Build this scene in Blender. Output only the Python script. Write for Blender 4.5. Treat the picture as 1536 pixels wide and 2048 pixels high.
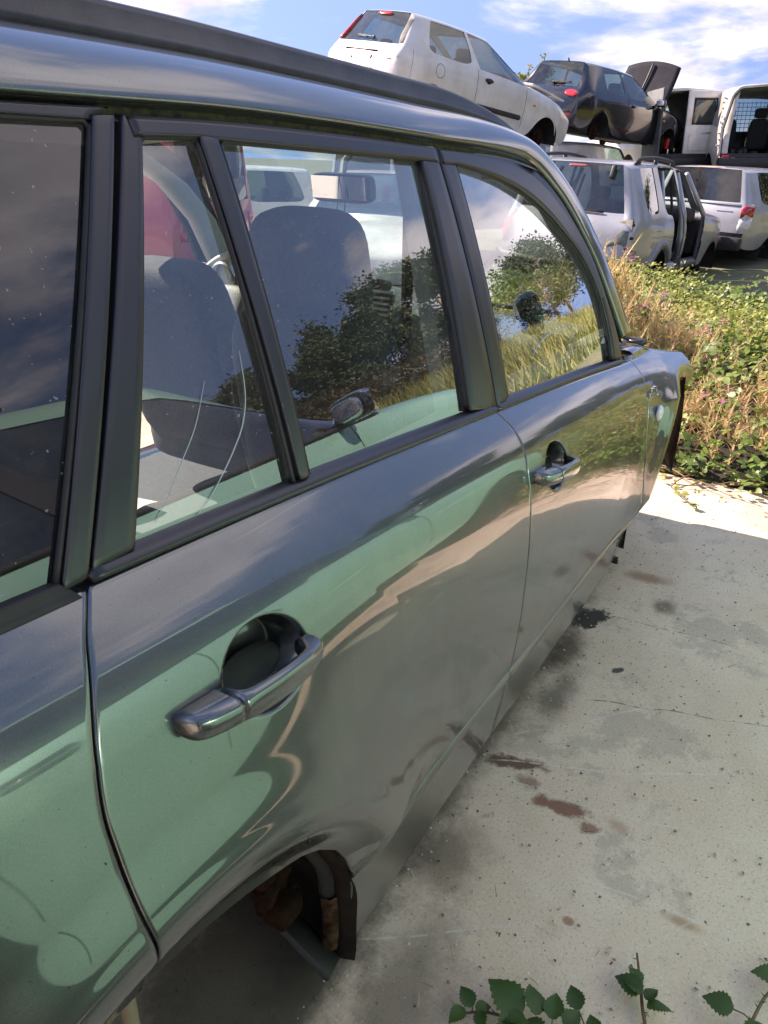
import bpy, bmesh, math, random
import numpy as np
from mathutils import Vector, Matrix, noise as mnoise
random.seed(7)
for o in list(bpy.data.objects): bpy.data.objects.remove(o)
SC = bpy.context.scene
COL = SC.collection
R = math.radians

# ------------------------------------------------------------------ camera
YAW, PITCH, ROLL = R(30.787), R(24.469), R(1.804)
CAM = Vector((-0.404, -1.370, 1.2544))
_f = Vector((math.cos(YAW)*math.cos(PITCH), math.sin(YAW)*math.cos(PITCH), -math.sin(PITCH)))
_r = Vector((math.sin(YAW), -math.cos(YAW), 0))
_u = _r.cross(_f)
_r2 = _r*math.cos(ROLL) + _u*math.sin(ROLL)
_u2 = _u*math.cos(ROLL) - _r*math.sin(ROLL)
cam = bpy.data.cameras.new('camera')
cam.sensor_fit = 'HORIZONTAL'; cam.sensor_width = 36; cam.lens = 1540/1536*36
cam.clip_start = 0.02; cam.clip_end = 3000
co = bpy.data.objects.new('camera', cam); COL.objects.link(co)
co.matrix_world = Matrix(((_r2.x, _u2.x, -_f.x, CAM.x), (_r2.y, _u2.y, -_f.y, CAM.y), (_r2.z, _u2.z, -_f.z, CAM.z), (0, 0, 0, 1)))
SC.camera = co

# ------------------------------------------------------------------ light
SUN_TO = Vector((-0.03, 0.75, 0.615)).normalized()
SUN_EL = math.asin(SUN_TO.z); SUN_AZ = math.atan2(SUN_TO.x, SUN_TO.y)
SKY_STRENGTH = 0.056
SUN_STRENGTH = 2.2
EXPOSURE = 2.68
sl = bpy.data.lights.new('sun', 'SUN'); sl.energy = SUN_STRENGTH; sl.angle = R(0.6); sl.color = (1.0, 0.93, 0.82)
so = bpy.data.objects.new('sun', sl); COL.objects.link(so)
so.rotation_euler = (-SUN_TO).to_track_quat('-Z', 'Y').to_euler(); so.location = (0, 8, 12)

W = bpy.data.worlds.new('World'); SC.world = W; W.use_nodes = True
def build_world():
    nt = W.node_tree; nt.nodes.clear(); N = nt.nodes; L = nt.links
    out = N.new('ShaderNodeOutputWorld'); mix = N.new('ShaderNodeMixShader')
    b1 = N.new('ShaderNodeBackground'); b2 = N.new('ShaderNodeBackground')
    sky = N.new('ShaderNodeTexSky'); sky.sky_type = 'NISHITA'; sky.sun_disc = False
    sky.sun_elevation = SUN_EL; sky.sun_rotation = SUN_AZ; sky.altitude = 200; sky.air_density = 1.0; sky.dust_density = 0.2; sky.ozone_density = 2.0
    tcs = N.new('ShaderNodeTexCoord'); ads = N.new('ShaderNodeVectorMath'); ads.operation = 'ADD'; ads.inputs[1].default_value = (0, 0, SKY_LIFT)
    nms = N.new('ShaderNodeVectorMath'); nms.operation = 'NORMALIZE'; L.new(tcs.outputs['Generated'], ads.inputs[0]); L.new(ads.outputs[0], nms.inputs[0]); L.new(nms.outputs[0], sky.inputs['Vector'])
    L.new(sky.outputs[0], b1.inputs[0]); b1.inputs[1].default_value = SKY_STRENGTH
    tc = N.new('ShaderNodeTexCoord'); sep = N.new('ShaderNodeSeparateXYZ'); L.new(tc.outputs['Generated'], sep.inputs[0])
    def M(op, a, b=None):
        m = N.new('ShaderNodeMath'); m.operation = op
        for i, v in enumerate((a, b)):
            if v is None: continue
            if isinstance(v, (int, float)): m.inputs[i].default_value = v
            else: L.new(v, m.inputs[i])
        return m.outputs[0]
    den = M('ADD', M('MAXIMUM', sep.outputs[2], 0.0), 0.22)
    px = M('DIVIDE', sep.outputs[0], den); py = M('DIVIDE', sep.outputs[1], den)
    cv = N.new('ShaderNodeCombineXYZ'); L.new(px, cv.inputs[0]); L.new(py, cv.inputs[1])
    def noise(scale, detail, rough, off):
        mp = N.new('ShaderNodeMapping'); mp.inputs['Location'].default_value = off
        L.new(cv.outputs[0], mp.inputs[0])
        n = N.new('ShaderNodeTexNoise'); n.inputs['Scale'].default_value = scale; n.inputs['Detail'].default_value = detail
        n.inputs['Roughness'].default_value = rough; n.inputs['Distortion'].default_value = 0.25
        L.new(mp.outputs[0], n.inputs['Vector']); return n.outputs['Fac']
    n1 = noise(0.95, 9, 0.56, CLOUD_OFF); n2 = noise(2.6, 6, 0.55, (7.3, 1.1, 2.0))
    mr = N.new('ShaderNodeMapRange'); mr.interpolation_type = 'SMOOTHSTEP'
    L.new(n1, mr.inputs[0]); mr.inputs[1].default_value = 0.485; mr.inputs[2].default_value = 0.60
    cr = N.new('ShaderNodeValToRGB'); L.new(n2, cr.inputs[0])
    cr.color_ramp.elements[0].position = 0.30; cr.color_ramp.elements[0].color = (0.47, 0.49, 0.55, 1)
    cr.color_ramp.elements[1].position = 0.68; cr.color_ramp.elements[1].color = (0.93, 0.97, 1.0, 1)
    L.new(cr.outputs[0], b2.inputs[0]); b2.inputs[1].default_value = 0.27
    L.new(M('MULTIPLY', mr.outputs[0], 0.93), mix.inputs[0]); L.new(b1.outputs[0], mix.inputs[1]); L.new(b2.outputs[0], mix.inputs[2])
    L.new(mix.outputs[0], out.inputs[0])
SKY_LIFT = 0.85
CLOUD_OFF = (5.2, 7.7, 0.0)
build_world()
vs = SC.view_settings; vs.view_transform = 'Standard'; vs.look = 'None'; vs.exposure = EXPOSURE; vs.gamma = 1.0; vs.use_curve_mapping = False
vs.use_white_balance = True; vs.white_balance_temperature = 7100; vs.white_balance_tint = 26
SC.cycles.max_bounces = 10; SC.cycles.transparent_max_bounces = 24; SC.cycles.use_denoising = True
SC.cycles.sample_clamp_indirect = 6; SC.cycles.blur_glossy = 0.6

# ------------------------------------------------------------------ helpers
def mat(name, color=(.5, .5, .5), rough=.5, metal=0., coat=0., coat_rough=.03, spec=.5, noise=0., nscale=8., nd=None, bump=0., bscale=60., alpha=None, emit=None):
    m = bpy.data.materials.new(name); m.use_nodes = True
    nt = m.node_tree; N = nt.nodes; L = nt.links; p = N['Principled BSDF']
    p.inputs['Base Color'].default_value = (*color, 1); p.inputs['Roughness'].default_value = rough; p.inputs['Metallic'].default_value = metal
    p.inputs['Coat Weight'].default_value = coat; p.inputs['Coat Roughness'].default_value = coat_rough; p.inputs['Specular IOR Level'].default_value = spec
    tc = None
    if noise or bump:
        tc = N.new('ShaderNodeTexCoord')
    if noise:
        n = N.new('ShaderNodeTexNoise'); n.inputs['Scale'].default_value = nscale; n.inputs['Detail'].default_value = 7; n.inputs['Roughness'].default_value = .65
        L.new(tc.outputs['Object'], n.inputs['Vector'])
        mx = N.new('ShaderNodeMix'); mx.data_type = 'RGBA'
        d = nd if nd else tuple(c*(1-noise) for c in color)
        r = N.new('ShaderNodeMapRange'); r.inputs[1].default_value = .36; r.inputs[2].default_value = .66
        L.new(n.outputs['Fac'], r.inputs[0]); L.new(r.outputs[0], mx.inputs[0])
        mx.inputs[6].default_value = (*d, 1); mx.inputs[7].default_value = (*color, 1)
        L.new(mx.outputs[2], p.inputs['Base Color'])
    if bump:
        b = N.new('ShaderNodeBump'); b.inputs['Strength'].default_value = bump; b.inputs['Distance'].default_value = .004
        n2 = N.new('ShaderNodeTexNoise'); n2.inputs['Scale'].default_value = bscale; n2.inputs['Detail'].default_value = 4
        L.new(tc.outputs['Object'], n2.inputs['Vector']); L.new(n2.outputs['Fac'], b.inputs['Height']); L.new(b.outputs[0], p.inputs['Normal'])
    if emit:
        p.inputs['Emission Color'].default_value = (*emit[0], 1); p.inputs['Emission Strength'].default_value = emit[1]
    return m

def glass(name, tint=(.8, .88, .84), boost=2.4, ior=1.5, rough=0.0, gcol=(1, 1, 1)):
    m = bpy.data.materials.new(name); m.use_nodes = True
    nt = m.node_tree; N = nt.nodes; L = nt.links; N.clear()
    out = N.new('ShaderNodeOutputMaterial'); mix = N.new('ShaderNodeMixShader')
    t = N.new('ShaderNodeBsdfTransparent'); t.inputs[0].default_value = (*tint, 1)
    g = N.new('ShaderNodeBsdfGlossy'); g.inputs['Roughness'].default_value = rough; g.inputs[0].default_value = (*gcol, 1)
    # thin sheet: Schlick reflectance, the same from both faces
    ge = N.new('ShaderNodeNewGeometry'); dp = N.new('ShaderNodeVectorMath'); dp.operation = 'DOT_PRODUCT'; L.new(ge.outputs['Normal'], dp.inputs[0]); L.new(ge.outputs['Incoming'], dp.inputs[1])
    def M1(op, a, b=0.):
        q = N.new('ShaderNodeMath'); q.operation = op
        for i, v in enumerate((a, b)):
            if isinstance(v, (int, float)): q.inputs[i].default_value = v
            else: L.new(v, q.inputs[i])
        return q.outputs[0]
    f0 = ((ior-1)/(ior+1))**2
    sch = M1('ADD', M1('MULTIPLY', M1('POWER', M1('SUBTRACT', 1., M1('ABSOLUTE', dp.outputs['Value'])), 5.), 1-f0), f0)
    mm = N.new('ShaderNodeMath'); mm.operation = 'MULTIPLY'; mm.use_clamp = True; mm.inputs[1].default_value = boost
    L.new(sch, mm.inputs[0]); L.new(mm.outputs[0], mix.inputs[0]); L.new(t.outputs[0], mix.inputs[1]); L.new(g.outputs[0], mix.inputs[2])
    # a thin film of dust and smears
    tco = N.new('ShaderNodeTexCoord'); nn = N.new('ShaderNodeTexNoise'); nn.inputs['Scale'].default_value = 7; nn.inputs['Detail'].default_value = 9; nn.inputs['Roughness'].default_value = .7; L.new(tco.outputs['Object'], nn.inputs['Vector'])
    ns = N.new('ShaderNodeTexNoise'); ns.inputs['Scale'].default_value = 160; ns.inputs['Detail'].default_value = 1; L.new(tco.outputs['Object'], ns.inputs['Vector'])
    ra = N.new('ShaderNodeMapRange'); ra.inputs[1].default_value = .42; ra.inputs[2].default_value = .75; ra.inputs[3].default_value = .008; ra.inputs[4].default_value = .065; L.new(nn.outputs['Fac'], ra.inputs[0])
    rb_ = N.new('ShaderNodeMapRange'); rb_.inputs[1].default_value = .74; rb_.inputs[2].default_value = .77; rb_.inputs[3].default_value = 0; rb_.inputs[4].default_value = .35; L.new(ns.outputs['Fac'], rb_.inputs[0])
    df = N.new('ShaderNodeBsdfDiffuse'); df.inputs[0].default_value = (.5, .48, .44, 1); mx2 = N.new('ShaderNodeMixShader')
    L.new(M1('ADD', ra.outputs[0], rb_.outputs[0]), mx2.inputs[0]); L.new(mix.outputs[0], mx2.inputs[1]); L.new(df.outputs[0], mx2.inputs[2])
    L.new(mx2.outputs[0], out.inputs[0]); return m

def setp(o, label=None, cat=None, group=None, kind=None):
    if label: o['label'] = label
    if cat: o['category'] = cat
    if group: o['group'] = group
    if kind: o['kind'] = kind
    return o
def thing(name, label, cat, loc=(0, 0, 0), rot=(0, 0, 0), group=None):
    o = bpy.data.objects.new(name, None); COL.objects.link(o); o.location = loc; o.rotation_euler = rot
    o.empty_display_size = .2
    return setp(o, label, cat, group)
def mk(name, verts, faces, m, parent=None, smooth=True, mats=None, fmat=None, recalc=False):
    me = bpy.data.meshes.new(name); me.from_pydata([tuple(v) for v in verts], [], [tuple(int(i) for i in f) for f in faces])
    me.materials.append(m)
    if mats:
        for x in mats: me.materials.append(x)
    if fmat is not None: me.polygons.foreach_set('material_index', fmat)
    if smooth: me.polygons.foreach_set('use_smooth', [True]*len(me.polygons))
    if recalc:
        bm = bmesh.new(); bm.from_mesh(me); bmesh.ops.recalc_face_normals(bm, faces=bm.faces); bm.to_mesh(me); bm.free()
    me.update()
    o = bpy.data.objects.new(name, me); COL.objects.link(o)
    if parent is not None: o.parent = parent
    return o
def mkbm(name, bm, m, parent=None, smooth=True, angle=None):
    me = bpy.data.meshes.new(name); bmesh.ops.recalc_face_normals(bm, faces=bm.faces); bm.to_mesh(me); bm.free(); me.materials.append(m)
    if smooth:
        me.polygons.foreach_set('use_smooth', [True]*len(me.polygons))
        if angle: me.set_sharp_from_angle(angle=R(angle))
    o = bpy.data.objects.new(name, me); COL.objects.link(o)
    if parent is not None: o.parent = parent
    return o
def box(bm, c, s, rot=None, bev=0., seg=2):
    r = bmesh.ops.create_cube(bm, size=1.0); vs_ = r['verts']
    bmesh.ops.scale(bm, vec=s, verts=vs_)
    if bev:
        es = list({e for v in vs_ for e in v.link_edges})
        rb = bmesh.ops.bevel(bm, geom=es, offset=bev, segments=seg, affect='EDGES', profile=.5)
        vs_ = list({v for f in rb['faces'] for v in f.verts} | {v for v in vs_ if v.is_valid})
    if rot is not None: bmesh.ops.rotate(bm, cent=(0, 0, 0), matrix=rot, verts=vs_)
    bmesh.ops.translate(bm, vec=c, verts=vs_); return vs_
def tube(bm, pts, r, n=8, cap=True):
    pts = [Vector(p) for p in pts]; rings = []
    rr = r if isinstance(r, (list, tuple)) else [r]*len(pts)
    up = Vector((0, 0, 1))
    for i, p in enumerate(pts):
        t = (pts[min(i+1, len(pts)-1)] - pts[max(i-1, 0)]).normalized()
        a = t.cross(up)
        if a.length < .05: a = t.cross(Vector((1, 0, 0)))
        a.normalize(); b = t.cross(a)
        rings.append([bm.verts.new(p + (a*math.cos(2*math.pi*k/n) + b*math.sin(2*math.pi*k/n))*rr[i]) for k in range(n)])
    for i in range(len(rings)-1):
        for k in range(n): bm.faces.new((rings[i][k], rings[i][(k+1) % n], rings[i+1][(k+1) % n], rings[i+1][k]))
    if cap:
        bm.faces.new(rings[0]); bm.faces.new(rings[-1][::-1])
def lathe(bm, prof, n=24, axis='Y', c=(0, 0, 0), close=True):
    rings = []
    for (r, h) in prof:
        ring = []
        for k in range(n):
            a = 2*math.pi*k/n; x, z = r*math.cos(a), r*math.sin(a)
            v = {'Y': (x, h, z), 'X': (h, x, z), 'Z': (x, z, h)}[axis]
            ring.append(bm.verts.new(Vector(v)+Vector(c)))
        rings.append(ring)
    for i in range(len(rings)-1):
        for k in range(n): bm.faces.new((rings[i][k], rings[i][(k+1) % n], rings[i+1][(k+1) % n], rings[i+1][k]))
    if close:
        bm.faces.new(rings[0][::-1]); bm.faces.new(rings[-1])
def grid_faces(nu, nv, off=0):
    return [(off+i*nv+j, off+(i+1)*nv+j, off+(i+1)*nv+j+1, off+i*nv+j+1) for i in range(nu-1) for j in range(nv-1)]
def spl(x, xs, ys):
    x = np.asarray(x, float); xs = np.asarray(xs, float); ys = np.asarray(ys, float)
    h = np.diff(xs); d = np.diff(ys)/h; m = np.zeros_like(ys)
    sm = np.where(d[:-1]+d[1:] == 0, 1, d[:-1]+d[1:])
    m[1:-1] = np.where(d[:-1]*d[1:] > 0, 2*d[:-1]*d[1:]/sm, 0); m[0] = d[0]; m[-1] = d[-1]
    xx = np.clip(x, xs[0], xs[-1]); i = np.clip(np.searchsorted(xs, xx, side='right')-1, 0, len(xs)-2); t = (xx-xs[i])/h[i]
    r = (2*t**3-3*t**2+1)*ys[i]+(t**3-2*t**2+t)*h[i]*m[i]+(-2*t**3+3*t**2)*ys[i+1]+(t**3-t**2)*h[i]*m[i+1]
    return r+np.where(x < xs[0], (x-xs[0])*m[0], 0)+np.where(x > xs[-1], (x-xs[-1])*m[-1], 0)
def resample(pts, n, smooth=False):
    p = np.asarray(pts, float); s = np.concatenate([[0], np.cumsum(np.linalg.norm(np.diff(p, axis=0), axis=1))])
    t = np.linspace(0, s[-1], n)
    if smooth and len(p) > 2: return np.stack([spl(t, s, p[:, k]) for k in range(p.shape[1])], 1)
    return np.stack([np.interp(t, s, p[:, k]) for k in range(p.shape[1])], 1)
def cushion(bm, c, s, rot, puff=.25, n=10, taper=0.):
    """a rounded upholstered block: superellipsoid, s = full size"""
    vs_ = []
    nu, nv = 28, 16; rows = []
    def pw(v, e): return math.copysign(abs(v)**e, v)
    for i in range(nv+1):
        ph = -math.pi/2+math.pi*i/nv; row = []
        for j in range(nu):
            th = 2*math.pi*j/nu
            x = pw(math.cos(ph), puff)*pw(math.cos(th), puff); y = pw(math.cos(ph), puff)*pw(math.sin(th), puff); z = pw(math.sin(ph), puff)
            k = 1-taper*(z*.5+.5)
            v = rot @ Vector((x*s[0]/2, y*s[1]/2*k, z*s[2]/2)) + Vector(c); row.append(bm.verts.new(v))
        rows.append(row)
    for i in range(nv):
        for j in range(nu): bm.faces.new((rows[i][j], rows[i][(j+1) % nu], rows[i+1][(j+1) % nu], rows[i+1][j]))
    bmesh.ops.remove_doubles(bm, verts=[v for r in rows for v in r], dist=1e-5)
def ry(d): return Matrix.Rotation(R(d), 3, 'Y')
# ------------------------------------------------------------------ the wrecked estate car in front
_h = np.linspace(0, .9, 361)
_t = np.tan(np.radians(spl(_h, [0, .02, .045, .07, .10, .15, .22, .32, .45, .62, .9], [52, 47, 37, 26, 17, 9.5, 4, -0.5, -4, -8, -12])))
_T = np.concatenate([[0], np.cumsum((_t[1:]+_t[:-1])/2*np.diff(_h))])
def zb(x): return spl(x, [-1.5, -.12, .3, .85, 1.45, 1.9, 2.6], [.95, .898, .877, .838, .788, .744, .69])
def y0(x): return spl(x, [-1.3, -.7, 0, .85, 1.5, 1.95, 2.6], [.76, .805, .828, .836, .832, .825, .79])
RA, RR = (-.075, .115), .415
FA, FR = (2.32, .20), .40
def bump(d): return spl(d, [-.2, 0, .060, .070, .10, .16, .24, .34], [-.06, .012, .043, .0435, .036, .018, .005, 0])
def Ys(x, z):
    x = np.asarray(x, float); z = np.asarray(z, float); b = zb(x)
    hl = np.clip(b-np.maximum(z, .245), 0, None)*.62/(b-.245)
    y = y0(x)+np.interp(hl, _h, _T)-np.clip(.245-z, 0, None)*.10
    u = np.clip(z-b, 0, None); y = y-u*(.27+.20*u)
    for (c, r) in ((RA, RR), (FA, FR)):
        d = np.hypot(x-c[0], z-c[1])-r
        y = y+np.where(d < .34, bump(d), 0)*np.clip((b-z)/.12, 0, 1)*np.clip((z-.22)/.12, 0, 1)
    return y
def sstep(t): t = np.clip(t, 0, 1); return t*t*(3-2*t)
def coons(left, right, bottom, top, nu, nv):
    Lf, Rt = resample(left, nv), resample(right, nv); B, T = resample(bottom, nu), resample(top, nu)
    u = np.linspace(0, 1, nu)[:, None, None]; v = np.linspace(0, 1, nv)[None, :, None]
    c00, c10, c01, c11 = B[0], B[-1], T[0], T[-1]
    return (1-u)*Lf[None]+u*Rt[None]+(1-v)*B[:, None]+v*T[:, None]-((1-u)*(1-v)*c00+u*(1-v)*c10+(1-u)*v*c01+u*v*c11)
def panel(name, G, m, parent, off=0., rim=.014, disp=None, flip=1, edge=.0022):
    """a sheet of the body side over the (x,z) grid G with a turned edge"""
    nu, nv = G.shape[:2]; X, Z = G[..., 0], G[..., 1]
    y = Ys(X, Z)+off
    if disp is not None: y = y-disp(X, Z)
    V = np.stack([X, -y*flip, Z], -1).reshape(-1, 3); F = grid_faces(nu, nv)
    loop = [(i, 0) for i in range(nu)]+[(nu-1, j) for j in range(1, nv)]+[(i, nv-1) for i in range(nu-2, -1, -1)]+[(0, j) for j in range(nv-2, 0, -1)]
    idx = [i*nv+j for i, j in loop]; n0 = len(V); nl = len(idx)
    Lp = V[idx]; t = np.roll(Lp, -1, 0)-np.roll(Lp, 1, 0); nrm = np.stack([t[:, 2], 0*t[:, 0], -t[:, 0]], -1); nrm /= np.linalg.norm(nrm, axis=1)[:, None]+1e-9
    if rim:
        R1 = Lp+nrm*edge*.7; R1[:, 1] += flip*edge*.5
        R2 = Lp+nrm*edge; R2[:, 1] += flip*edge*2
        R3 = Lp+nrm*edge*.9; R3[:, 1] += flip*rim
        V = np.concatenate([V, R1, R2, R3]); prev = idx
        for k in range(3):
            cur = list(range(n0+k*nl, n0+(k+1)*nl))
            F += [(prev[a], cur[a], cur[(a+1) % nl], prev[(a+1) % nl]) for a in range(nl)]; prev = cur
    return mk(name, V, F, m, parent, recalc=False)

def paint_mat():
    m = mat('grey_green_metallic_paint', (.13, .15, .145), rough=.30, metal=.85, coat=1.0, coat_rough=.012)
    nt = m.node_tree; N = nt.nodes; L = nt.links; p = N['Principled BSDF']
    tc = N.new('ShaderNodeTexCoord')
    # metallic flake: tiny value changes
    p.inputs['Coat IOR'].default_value = 1.85
    v = N.new('ShaderNodeTexNoise'); v.inputs['Scale'].default_value = 900; v.inputs['Detail'].default_value = 2; L.new(tc.outputs['Object'], v.inputs['Vector'])
    mx = N.new('ShaderNodeMix'); mx.data_type = 'RGBA'; L.new(v.outputs['Fac'], mx.inputs[0])
    mx.inputs[6].default_value = (.060, .073, .069, 1); mx.inputs[7].default_value = (.165, .185, .178, 1)
    # a film of dust and run marks
    mp = N.new('ShaderNodeMapping'); mp.inputs['Scale'].default_value = (26, 26, 1.6); L.new(tc.outputs['Object'], mp.inputs[0])
    d = N.new('ShaderNodeTexNoise'); d.inputs['Scale'].default_value = 1.0; d.inputs['Detail'].default_value = 6; L.new(mp.outputs[0], d.inputs['Vector'])
    d2 = N.new('ShaderNodeTexNoise'); d2.inputs['Scale'].default_value = 5; d2.inputs['Detail'].default_value = 8; L.new(tc.outputs['Object'], d2.inputs['Vector'])
    mu = N.new('ShaderNodeMath'); mu.operation = 'MULTIPLY'; L.new(d.outputs['Fac'], mu.inputs[0]); L.new(d2.outputs['Fac'], mu.inputs[1])
    mr = N.new('ShaderNodeMapRange'); mr.inputs[1].default_value = .22; mr.inputs[2].default_value = .45; mr.inputs[3].default_value = .022; mr.inputs[4].default_value = .085
    L.new(mu.outputs[0], mr.inputs[0]); L.new(mr.outputs[0], p.inputs['Coat Roughness'])
    sp = N.new('ShaderNodeTexNoise'); sp.inputs['Scale'].default_value = 230; sp.inputs['Detail'].default_value = 1; L.new(tc.outputs['Object'], sp.inputs['Vector'])
    st = N.new('ShaderNodeMapRange'); st.inputs[1].default_value = .765; st.inputs[2].default_value = .79; L.new(sp.outputs['Fac'], st.inputs[0])
    m2 = N.new('ShaderNodeMix'); m2.data_type = 'RGBA'; L.new(st.outputs[0], m2.inputs[0]); L.new(mx.outputs[2], m2.inputs[6]); m2.inputs[7].default_value = (.05, .04, .03, 1)
    dm = N.new('ShaderNodeMapRange'); dm.inputs[1].default_value = .24; dm.inputs[2].default_value = .46; dm.inputs[3].default_value = 0; dm.inputs[4].default_value = .10; L.new(mu.outputs[0], dm.inputs[0])
    # fine scratches
    ms = N.new('ShaderNodeMapping'); ms.inputs['Rotation'].default_value = (.0, R(38), R(8)); ms.inputs['Scale'].default_value = (2.2, 30, 260); L.new(tc.outputs['Object'], ms.inputs[0])
    sc1 = N.new('ShaderNodeTexNoise'); sc1.inputs['Scale'].default_value = 1; sc1.inputs['Detail'].default_value = 2; L.new(ms.outputs[0], sc1.inputs['Vector'])
    sc2 = N.new('ShaderNodeMapRange'); sc2.inputs[1].default_value = .73; sc2.inputs[2].default_value = .77; sc2.inputs[4].default_value = .5; L.new(sc1.outputs['Fac'], sc2.inputs[0])
    msx = N.new('ShaderNodeMath'); msx.operation = 'MAXIMUM'; L.new(sc2.outputs[0], msx.inputs[1])
    m3 = N.new('ShaderNodeMix'); m3.data_type = 'RGBA'; L.new(dm.outputs[0], msx.inputs[0]); L.new(msx.outputs[0], m3.inputs[0]); L.new(m2.outputs[2], m3.inputs[6]); m3.inputs[7].default_value = (.36, .335, .29, 1)
    L.new(m3.outputs[2], p.inputs['Base Color'])
    # faint panel waviness
    b = N.new('ShaderNodeBump'); b.inputs['Strength'].default_value = .06; b.inputs['Distance'].default_value = .004
    w = N.new('ShaderNodeTexNoise'); w.inputs['Scale'].default_value = 5.5; w.inputs['Detail'].default_value = 1; L.new(tc.outputs['Object'], w.inputs['Vector'])
    L.new(w.outputs['Fac'], b.inputs['Height']); L.new(b.outputs[0], p.inputs['Coat Normal']); 
    return m
M = {}
M['paint'] = paint_mat()
M['frame'] = mat('satin_black_frame', (.020, .019, .022), rough=.34, spec=.75, noise=.35, nscale=9, bump=.03, bscale=300)
M['plastic'] = mat('worn_black_plastic', (.050, .050, .052), rough=.36, noise=.5, nscale=18, bump=.1, bscale=200)
M['rubber'] = mat('black_rubber', (.020, .020, .019), rough=.6, noise=.4, nscale=30)
M['mossy'] = mat('mossy_gutter', (.012, .013, .010), rough=.8, noise=.9, nscale=70, nd=(.075, .085, .022), bump=.6, bscale=150)
M['dark'] = mat('dark_cavity', (.012, .012, .013), rough=.9)
M['under'] = mat('underseal', (.03, .028, .026), rough=.9, noise=.5, nscale=12, bump=.5)
M['rust'] = mat('rusty_brown', (.034, .014, .008), rough=.95, spec=.08, noise=.8, nscale=30, nd=(.012, .007, .005), bump=1., bscale=90)
M['liner'] = mat('muddy_liner', (.040, .028, .020), rough=.95, spec=.1, noise=.6, nscale=10, nd=(.016, .012, .010), bump=.5, bscale=50)
M['glass'] = glass('green_tinted_glass', (.76, .89, .84), 3.5, 1.52)
M['privacy'] = glass('dark_privacy_glass', (.07, .085, .10), 2.0, 1.52)
M['screen'] = glass('windscreen_glass', (.80, .88, .84), 1.7)
M['trim'] = mat('pale_grey_trim', (.36, .37, .36), rough=.7, noise=.15, bump=.2, bscale=200)
M['dash'] = mat('grey_dashboard', (.15, .16, .16), rough=.55, noise=.2, bump=.3, bscale=300)
M['dashdark'] = mat('dark_dashboard_plastic', (.035, .037, .038), rough=.4)
M['silver'] = mat('silver_trim', (.55, .56, .56), rough=.3, metal=.9)
M['seat'] = mat('dark_grey_seat_cloth', (.075, .077, .082), rough=.9, noise=.3, nscale=90, bump=.5, bscale=260)
M['cloth2'] = mat('seat_weave', (.12, .12, .125), rough=.9, noise=.5, nscale=150, bump=.5, bscale=260)
M['gloss'] = mat('gloss_black', (.008, .008, .009), rough=.04, coat=1, coat_rough=.01)
M['chrome'] = mat('chrome', (.75, .76, .78), rough=.06, metal=1)
M['lens'] = mat('clear_marker_lens', (.72, .70, .66), rough=.12, coat=.6)
M['cable'] = mat('old_cable', (.22, .17, .11), rough=.7)
M['yellow'] = mat('yellow_tape', (.7, .62, .05), rough=.5)

SUV = thing('wrecked_estate_car', 'grey-green metallic car without wheels standing nearest on the concrete', 'car', (0.9, 0, 0))
SUV_OFF = Vector((-0.9, 0, 0))
def suvpart(o):
    o.parent = SUV; o.matrix_parent_inverse = Matrix.Translation(SUV_OFF); return o

seamR = [(-.080, .485), (-.088, .53), (-.096, .599), (-.100, .65), (-.099, .717), (-.085, .787), (-.050, .858), (-.017, .8905)]
archD = [(-.080, .485), (.0, .478), (.08, .465), (.157, .45), (.194, .428), (.238, .385), (.272, .33), (.305, .266)]
seamB = [(.912, .274), (.902, .366), (.885, .521), (.882, .629), (.883, .72), (.896, .807), (.888, .835)]
seamF = [(1.845, .272), (1.82, .358), (1.80, .512), (1.825, .654), (1.868, .715), (1.885, .742)]
def belt(xa, xb, n=14, dz=0.): xs = np.linspace(xa, xb, n); return list(zip(xs, zb(xs)+dz))
def smooth2(p, n=60): return [tuple(q) for q in resample(p, n, True)]
def sh(p, dx, dz=0.): return [(a+dx, b+dz) for a, b in p]
def pocket(cx, cz, rx, rz, depth, slope):
    def f(X, Z):
        zz = Z-(cz+slope*(X-cx)); d = np.sqrt(((X-cx)/rx)**2+(zz/rz)**2)
        return depth*sstep((1.0-d)/.26)
    return f
# --- rear door
rd = suvpart(panel('rear_door', coons(smooth2(seamR), smooth2(seamB), archD+[(.912, .274)], belt(-.017, .888), 320, 240), M['paint'], None, disp=pocket(.128, .754, .069, .052, .048, -.085)))
fd = suvpart(panel('front_door', coons(smooth2(sh(seamB, .0065)), smooth2(seamF), [(.9185, .274), (1.845, .272)], belt(.8945, 1.885), 300, 220), M['paint'], None, disp=pocket(1.042, .699, .066, .051, .046, -.12)))
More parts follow.
